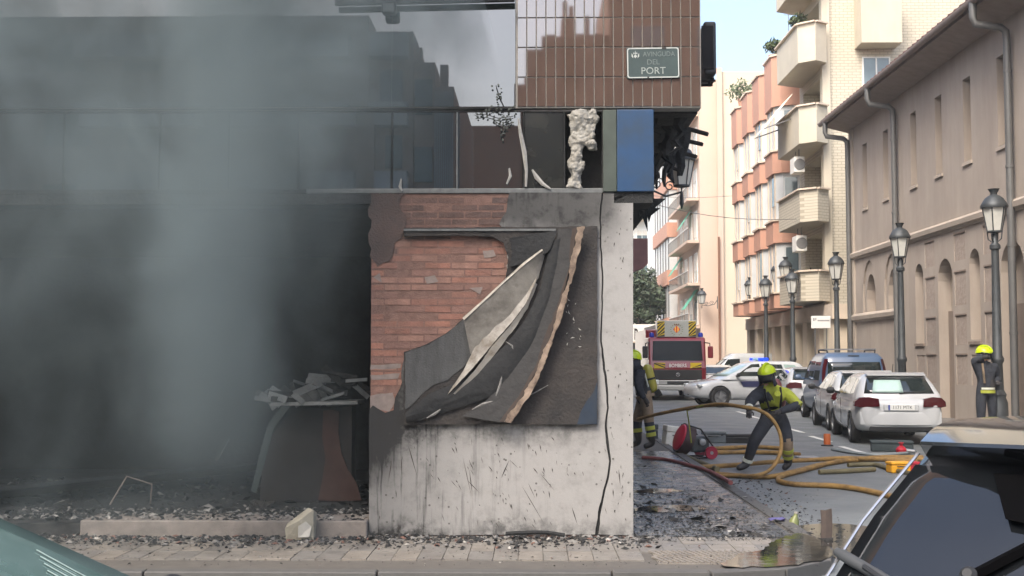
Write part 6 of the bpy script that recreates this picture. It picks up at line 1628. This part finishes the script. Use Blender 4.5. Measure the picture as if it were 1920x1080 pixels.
b.tube(smooth([v + Vector((0, 0, .03)) for v in q]), .03, 6); tag(b.build('fire_hose', mat('hose_grey', S(128, 136, 138), .6, var=.15)), 'grey hose on the road behind the white hatchback', 'hose', 'fire hoses on the road')
# charred board standing in the gutter puddle
g = gp(1549, 1014); t = thing('charred_board', 'short charred board standing upright in the gutter puddle', 'board', g)
b = MB(); b.grid([[Vector((-.052 + .01 * math.sin(z * 9), 0, z)), Vector((.0, -.01, z)), Vector((.052 + .01 * math.sin(z * 9), 0, z + (.015 if z > .25 else 0)))] for z in (-.02, .06, .14, .22, .29)], (0, .02, 0)); b.build('plank', mat('scorched_wood', S(72, 62, 56), .8, var=.3, scale=16), t)
b = MB(); b.bar((-.24, -.03, .012), (.06, .0, .02), .05, .02); b.build('foot_scrap', M_CHAR, t)
# post sign
pz = P(1539, 604, 43.5); t = thing('post_sign', 'small white sign board on twin posts in front of the shops', 'sign', (pz.x, 43.5, .03))
hw, hh = 18 / 53, 11.5 / 53; cz = pz.z - .03
b = MB(); b.box(-hw, hw, -.02, .02, cz - hh, cz + hh); pn = b.build('panel', M_WFR, t, bevel=.01)
b = MB()
for x0, x1, z0, z1 in ((-.28, -.22, .04, .15), (-.2, -.16, .06, .15), (-.12, .3, .03, .08)): b.box(x0, x1, -.024, -.0205, cz + z0, cz + z1)
b.build('faded_print', mat('faded_ink', S(150, 150, 148), .6), pn)
for dx in (-.2, .2):
    b = MB(); b.tube([(dx, .03, 0), (dx, .03, cz + hh)], .025, 6); b.build('post', M_PIPE, t)

# ------------------------------------------------------------------ wreckage in the burnt shop and on the pavement
ct_ = thing('burnt_counter', 'burnt shop counter with brown panel inside the smoke filled opening', 'counter', (0, 0, .1))
Yc = 13.2
a = P(520, 756, Yc); c = P(688, 752, Yc); zt_ = a.z - .1
b = MB(); b.bar((a.x, Yc - .1, zt_), (c.x - .05, Yc - .1, zt_ + .02), .5, .035); b.build('worktop', mat('ash_grey_top', S(120, 122, 121), .7, var=.3, scale=5), ct_)
arch_ = [(-.0, 0), (.02, .4), (.10, .7), (.25, .9), (.45, 1.0), (.85, 1.02), (.85, 0)]
x0 = P(490, 850, Yc).x
b = MB(); b.poly([Vector((x0 + x * 1.15, Yc - .05, z)) for x, z in arch_], (0, .3, 0)); b.build('arched_front', mat('burnt_brown', S(38, 34, 32), .8, var=.4, scale=4, dirt=S(34, 33, 33), dirt_amt=.7, dirt_scale=2), ct_)
b = MB(); q = [(606, 770), (622, 768), (636, 772), (634, 810), (640, 850), (652, 880), (668, 905), (678, 938), (640, 940), (596, 938), (604, 900), (610, 860), (604, 820)]
b.poly([P(x, y, Yc - .08) - Vector((0, 0, .1)) for x, y in q], (0, .02, 0)); b.build('rust_panel', mat('rust_brown', S(66, 44, 36), .85, var=.3, scale=4, dirt=S(70, 50, 44), dirt_amt=.7), ct_)
hp2 = thing('charred_slat_heap', 'heap of charred slats piled on the burnt counter', 'rubble', (0, 0, 0))
rnd = random.Random(19)
for i in range(46):
    u = rnd.random(); x = 690 - 190 * u ** .8; y = 752 - (1 - u) * rnd.uniform(6, 90) * (.6 + .4 * rnd.random())
    p = P(x, y, Yc - .1 + rnd.uniform(-.25, .35)); a = rnd.gauss(-.35, .3); l = rnd.uniform(.12, .38)
    d = Vector((math.cos(a), rnd.uniform(-.5, .5), math.sin(a))) * l / 2
    b = MB(); b.bar(p - d, p + d, rnd.uniform(.03, .09), .012, up=(rnd.uniform(-.5, .5), -1, rnd.uniform(0, 1))); b.build('slat', mat('ash_slat', S(104, 107, 107), .8, var=.4, scale=6) if i % 3 else M_CHAR, hp2)
fp = thing('fallen_panel', 'long fallen panel leaning across the smoky shop floor', 'panel', (0, 0, 0))
b = MB(); b.bar(P(-60, 930, 12.8), P(500, 872, 15.5), .9, .05, up=(0, .3, 1)); b.build('sheet', M_IN, fp, bevel=.01)
wf = thing('wire_frame', 'bent wire frame sticking up from the wreckage on the threshold', 'frame', (0, 0, 0))
b = MB(); b.tube([P(206, 946, 11.7), P(238, 893, 11.7), P(285, 908, 11.8), P(282, 944, 11.9)], .008, 6); b.build('wire', mat('rusty_wire', S(110, 98, 90), .7), wf)
ps = thing('leaning_glass_sheet', 'pale sliver of glass leaning beside the burnt counter', 'glass', (0, 0, 0))
b = MB(); b.poly([P(470, 920, 12.6), P(480, 925, 12.6), P(515, 800, 12.7), P(545, 762, 12.7), P(528, 760, 12.7), P(500, 800, 12.7)], (0, .01, 0)); b.build('sheet', mat('sooty_green_glass', S(46, 53, 51), .2, ior=1.5), ps)
ps2 = thing('pale_shard', 'small pale shard leaning deeper in the smoky shop', 'glass', (0, 0, 0))
b = MB(); b.poly([P(400, 862, 13.2), P(408, 864, 13.2), P(430, 822, 13.2), P(428, 816, 13.2)], (0, .01, 0)); b.build('sheet', mat('sooty_green_glass', S(46, 53, 51)), ps2)
# pale broken block on the pavement
g = G(584, 994, 0); t = thing('broken_block', 'cream broken masonry block lying against the threshold step', 'rubble', g, R(15))
t.location = (g.x, 11.18, 0)
b = MB(); rnd = random.Random(6)
vs_ = [(-.12, -.06, .0), (.10, -.08, 0), (.13, .07, 0), (-.1, .08, 0), (-.13, -.07, .10), (-.02, -.10, .16), (.10, -.06, .24), (.14, .06, .20), (.02, .08, .20), (-.1, .07, .12), (.06, -.02, .255)]
me = bpy.data.meshes.new('block'); bm = bmesh.new()
for v in vs_: bm.verts.new(Vector(v) * 1.1)
bmesh.ops.convex_hull(bm, input=bm.verts); bm.to_mesh(me); bm.free()
me.materials.append(mat('cream_stone', S(150, 144, 127), .85, var=.15, scale=12, bump=.4, dirt=S(120, 112, 96), dirt_amt=.4)); o = bpy.data.objects.new('block', me); col.objects.link(o); o.parent = t
b = MB(); b.poly([Vector((-.03, -.118, .03)), Vector((.07, -.112, .03)), Vector((.09, -.098, .12)), Vector((.04, -.11, .17)), Vector((-.03, -.125, .13))], (0, -.008, 0)); b.build('broken_face', mat('white_plaster', S(180, 175, 163), .85), t)
# debris, uncountable
def shards(name, label, n, spot, smin, smax, ms, seed, flat=.5):
    rnd = random.Random(seed); b = MB()
    for _ in range(n):
        x, y, z = spot(rnd); s_ = rnd.uniform(smin, smax) * (rnd.random() ** 1.5 + .35)
        T = Matrix.Translation((x, y, z + s_ * .12)) @ Matrix.Rotation(rnd.uniform(0, 6.3), 4, 'Z') @ Matrix.Rotation(rnd.gauss(0, .35), 4, 'X') @ Matrix.Rotation(rnd.gauss(0, .35), 4, 'Y')
        b.cur = rnd.choices(range(len(ms)), [m_[1] for m_ in ms])[0]
        k = rnd.random(); vs = [(-s_, -s_ * .4 * k, 0), (s_ * .6, -s_ * .5, 0), (s_, s_ * .3, 0), (-s_ * .3, s_ * .55, 0), (0, 0, s_ * flat)]
        b.add([T @ Vector(v) for v in vs], [(0, 1, 4), (1, 2, 4), (2, 3, 4), (3, 0, 4), (3, 2, 1, 0)])
    return tag(b.build(name, [m_[0] for m_ in ms], fixn=False), label, 'debris', kind='stuff')
M_ASH = mat('ash', S(112, 110, 106), .9, var=.25, scale=20, world=True)
M_BRK = mat('brick_crumb', S(104, 78, 68), .9, var=.25, scale=20, world=True)
DM = [(M_CHAR2, 4), (M_CHAR, 5), (M_ASH, 2.0), (M_FLAKE, .35), (M_BRK, .7)]
shards('debris', 'sooty rubble along the foot of the pier and threshold', 3000, lambda r: (r.uniform(-5.2, 1.1), 11.38 - abs(r.gauss(0, .32)), .0), .008, .04, DM, 1)
shards('debris', 'ash and splinters heaped on the shop threshold', 1500, lambda r: (r.uniform(-5.0, -1.56), r.uniform(11.32, 12.2), .145), .008, .045, [(M_CHAR2, 3), (M_CHAR, 4), (M_ASH, 3), (M_FLAKE, .6)], 2)
shards('debris', 'wet black and white litter covering the pavement beside the pier', 6500, lambda r: (1.62 + r.gauss(0, .45), 11.1 + abs(r.gauss(0, 2.8)), .002), .003, .018, [(M_CHAR2, 5), (M_CHAR, 4), (M_ASH, 1.6), (M_FLAKE, .5)], 3, .3)
shards('debris', 'larger burnt scraps on the wet pavement beside the pier', 160, lambda r: (1.62 + r.gauss(0, .4), 11.3 + abs(r.gauss(0, 2.4)), .004), .02, .07, [(M_CHAR2, 5), (M_CHAR, 4), (M_ASH, 1), (M_FLAKE, .6)], 33, .25)
shards('debris', 'scattered grit on the front pavement', 900, lambda r: (r.uniform(-4.5, 2.3), r.uniform(9.7, 11.2), .0), .004, .014, DM, 4)
shards('debris', 'grit and scraps along the gutter', 500, lambda r: (2.7 + abs(r.gauss(0, .35)), r.uniform(10.5, 18), ZR), .008, .03, DM, 5)
shards('debris', 'burnt litter strewn over the shop floor', 900, lambda r: (r.uniform(-8.5, -1.6), r.uniform(12.1, 15.5), .1), .02, .1, [(M_CHAR2, 4), (M_CHAR, 4), (M_ASH, 1)], 6)
b = MB(); b.tube(smooth([Vector((1.45, 10.62, .03)) + Vector((x - 1.45, y, z)) for x, y, z in ((-.25, .56, .02), (-.1, .55, .03), (.1, .57, .03), (.28, .55, .01))]), [.02] * 25, 6); tag(b.build('charred_stick', M_CHAR2), 'thick charred stick lying at the foot of the pier', 'stick')
g = G(1452, 978, .0); t = thing('violet_rag', 'small violet wrapper crumpled on the kerb', 'litter', g)
b = MB(); b.grid([[Vector((.05 * i - .05, .05 * j - .05, .04 * random.random())) for j in range(4)] for i in range(4)], (0, 0, .006)); b.build('wrapper', mat('violet_film', S(84, 80, 124), .4), t)
g = G(1484, 1000, ZR); t = thing('green_bottle_scrap', 'yellow green plastic scrap in the gutter by the puddle', 'litter', g)
b = MB(); b.lathe([(.03, 0), (.05, .02), (.05, .13), (.02, .18), (.02, .2)], 10, Matrix.Rotation(R(14), 4, 'Y')); b.build('bottle', mat('yellow_green_plastic', S(112, 118, 72), .35, var=.2), t, auto=40)
b = MB(); b.lathe([(.022, .2), (.022, .22)], 10, Matrix.Rotation(R(14), 4, 'Y')); b.build('cap', M_FLAKE, t)

# ------------------------------------------------------------------ smoke rolling out of the shop
def smoke_mat():
    m = bpy.data.materials.new('smoke'); m.use_nodes = True; nt = m.node_tree; L = nt.links.new
    for n in list(nt.nodes):
        if n.type == 'BSDF_PRINCIPLED': nt.nodes.remove(n)
    out = nt.nodes['Material Output']; pv = nd(nt, 'ShaderNodeVolumePrincipled'); L(pv.outputs[0], out.inputs['Volume'])
    pv.inputs['Color'].default_value = (.31, .375, .39, 1); pv.inputs['Anisotropy'].default_value = .1
    g = nd(nt, 'ShaderNodeTexCoord'); mp = nd(nt, 'ShaderNodeMapping'); L(g.outputs['Object'], mp.inputs[0]); mp.inputs['Scale'].default_value = (1, 1, .75)
    n1 = nd(nt, 'ShaderNodeTexNoise'); n1.inputs['Scale'].default_value = .95; n1.inputs['Detail'].default_value = 5; n1.inputs['Roughness'].default_value = .55; n1.inputs['Distortion'].default_value = 1.3; L(mp.outputs[0], n1.inputs[0])
    sp_ = nd(nt, 'ShaderNodeSeparateXYZ'); L(g.outputs['Object'], sp_.inputs[0])
    def rng(v, a, b_, c=0., d=1.):
        r = nd(nt, 'ShaderNodeMapRange'); r.interpolation_type = 'SMOOTHSTEP'
        for i, x in enumerate((a, b_, c, d)): r.inputs[i + 1].default_value = x
        L(v, r.inputs[0]); return r.outputs[0]
    def mul(a, b_):
        n = nd(nt, 'ShaderNodeMath', operation='MULTIPLY'); L(a, n.inputs[0])
        if isinstance(b_, float): n.inputs[1].default_value = b_
        else: L(b_, n.inputs[1])
        return n.outputs[0]
    n2 = nd(nt, 'ShaderNodeTexNoise'); n2.inputs['Scale'].default_value = .5; L(g.outputs['Object'], n2.inputs[0])
    wx = nd(nt, 'ShaderNodeMath', operation='MULTIPLY_ADD'); L(n2.outputs[0], wx.inputs[0]); wx.inputs[1].default_value = 1.6; wx.inputs[2].default_value = -.8
    x_ = nd(nt, 'ShaderNodeMath', operation='ADD'); L(sp_.outputs[0], x_.inputs[0]); L(wx.outputs[0], x_.inputs[1])
    d = rng(n1.outputs[0], .36, .72, .06, 1.)
    lean = nd(nt, 'ShaderNodeMath', operation='MULTIPLY_ADD'); L(sp_.outputs[2], lean.inputs[0]); lean.inputs[1].default_value = -.5; L(x_.outputs[0], lean.inputs[2])
    d = mul(d, rng(lean.outputs[0], -2.45, -3.7))
    d = mul(d, rng(sp_.outputs[2], 1.4, 3.6, .10, 1.))
    vl = mul(rng(sp_.outputs[0], -1.25, -1.9, 0., .06), rng(n1.outputs[0], .3, .7, .4, 1.)); v2 = nd(nt, 'ShaderNodeMath', operation='ADD'); L(d, v2.inputs[0]); L(vl, v2.inputs[1]); d = v2.outputs[0]
    # plume: smoke thickest where it leaves the opening
    w2 = nd(nt, 'ShaderNodeMath', operation='MULTIPLY_ADD'); L(n1.outputs[0], w2.inputs[0]); w2.inputs[1].default_value = 1.0; w2.inputs[2].default_value = 2.25
    px = nd(nt, 'ShaderNodeMath', operation='ADD'); L(sp_.outputs[0], px.inputs[0]); L(w2.outputs[0], px.inputs[1])
    ab = nd(nt, 'ShaderNodeMath', operation='ABSOLUTE'); L(px.outputs[0], ab.inputs[0])
    pl = mul(rng(ab.outputs[0], .7, .1), .8); pl = mul(pl, rng(sp_.outputs[2], .3, 1.4)); pl = mul(pl, rng(n2.outputs[0], .3, .6, .4, 1.))
    ad = nd(nt, 'ShaderNodeMath', operation='ADD'); L(d, ad.inputs[0]); L(pl, ad.inputs[1]); d = ad.outputs[0]
    d = mul(d, rng(sp_.outputs[1], 11.33, 10.8)); d = mul(d, rng(sp_.outputs[1], 9.3, 10.0))
    L(mul(d, SMOKE_D), pv.inputs['Density'])
    return m
SMOKE_D = 1.35
b = MB(); rr = []
for k in range(9):
    z = .05 + 8.0 * k / 8; e = .25 * math.sin(k * 1.9)
    rr.append([Vector((-8.8, 9.35, z)), Vector((-5, 9.25 + e * .3, z)), Vector((-1.4, 9.5, z)), Vector((-.5 + e, 10.2, z)), Vector((-.45 + e, 11.33, z)), Vector((-8.8, 11.33, z))])
b.loft(rr); tag(b.build('smoke', smoke_mat()), 'grey blue smoke rolling out of the burnt shop over the facade', 'smoke', kind='stuff')

# ------------------------------------------------------------------ thin smoke haze in the street
hz = bpy.data.materials.new('haze_air'); hz.use_nodes = True
for n_ in list(hz.node_tree.nodes):
    if n_.type == 'BSDF_PRINCIPLED': hz.node_tree.nodes.remove(n_)
pv_ = hz.node_tree.nodes.new('ShaderNodeVolumePrincipled'); pv_.inputs['Color'].default_value = (.92, .95, .97, 1); pv_.inputs['Density'].default_value = .0006
hz.node_tree.links.new(pv_.outputs[0], hz.node_tree.nodes['Material Output'].inputs['Volume'])
b = MB(); b.box(-130, 170, -90, 190, -1.2, 32); tag(b.build('haze', hz), 'thin smoky haze hanging in the street', kind='stuff')
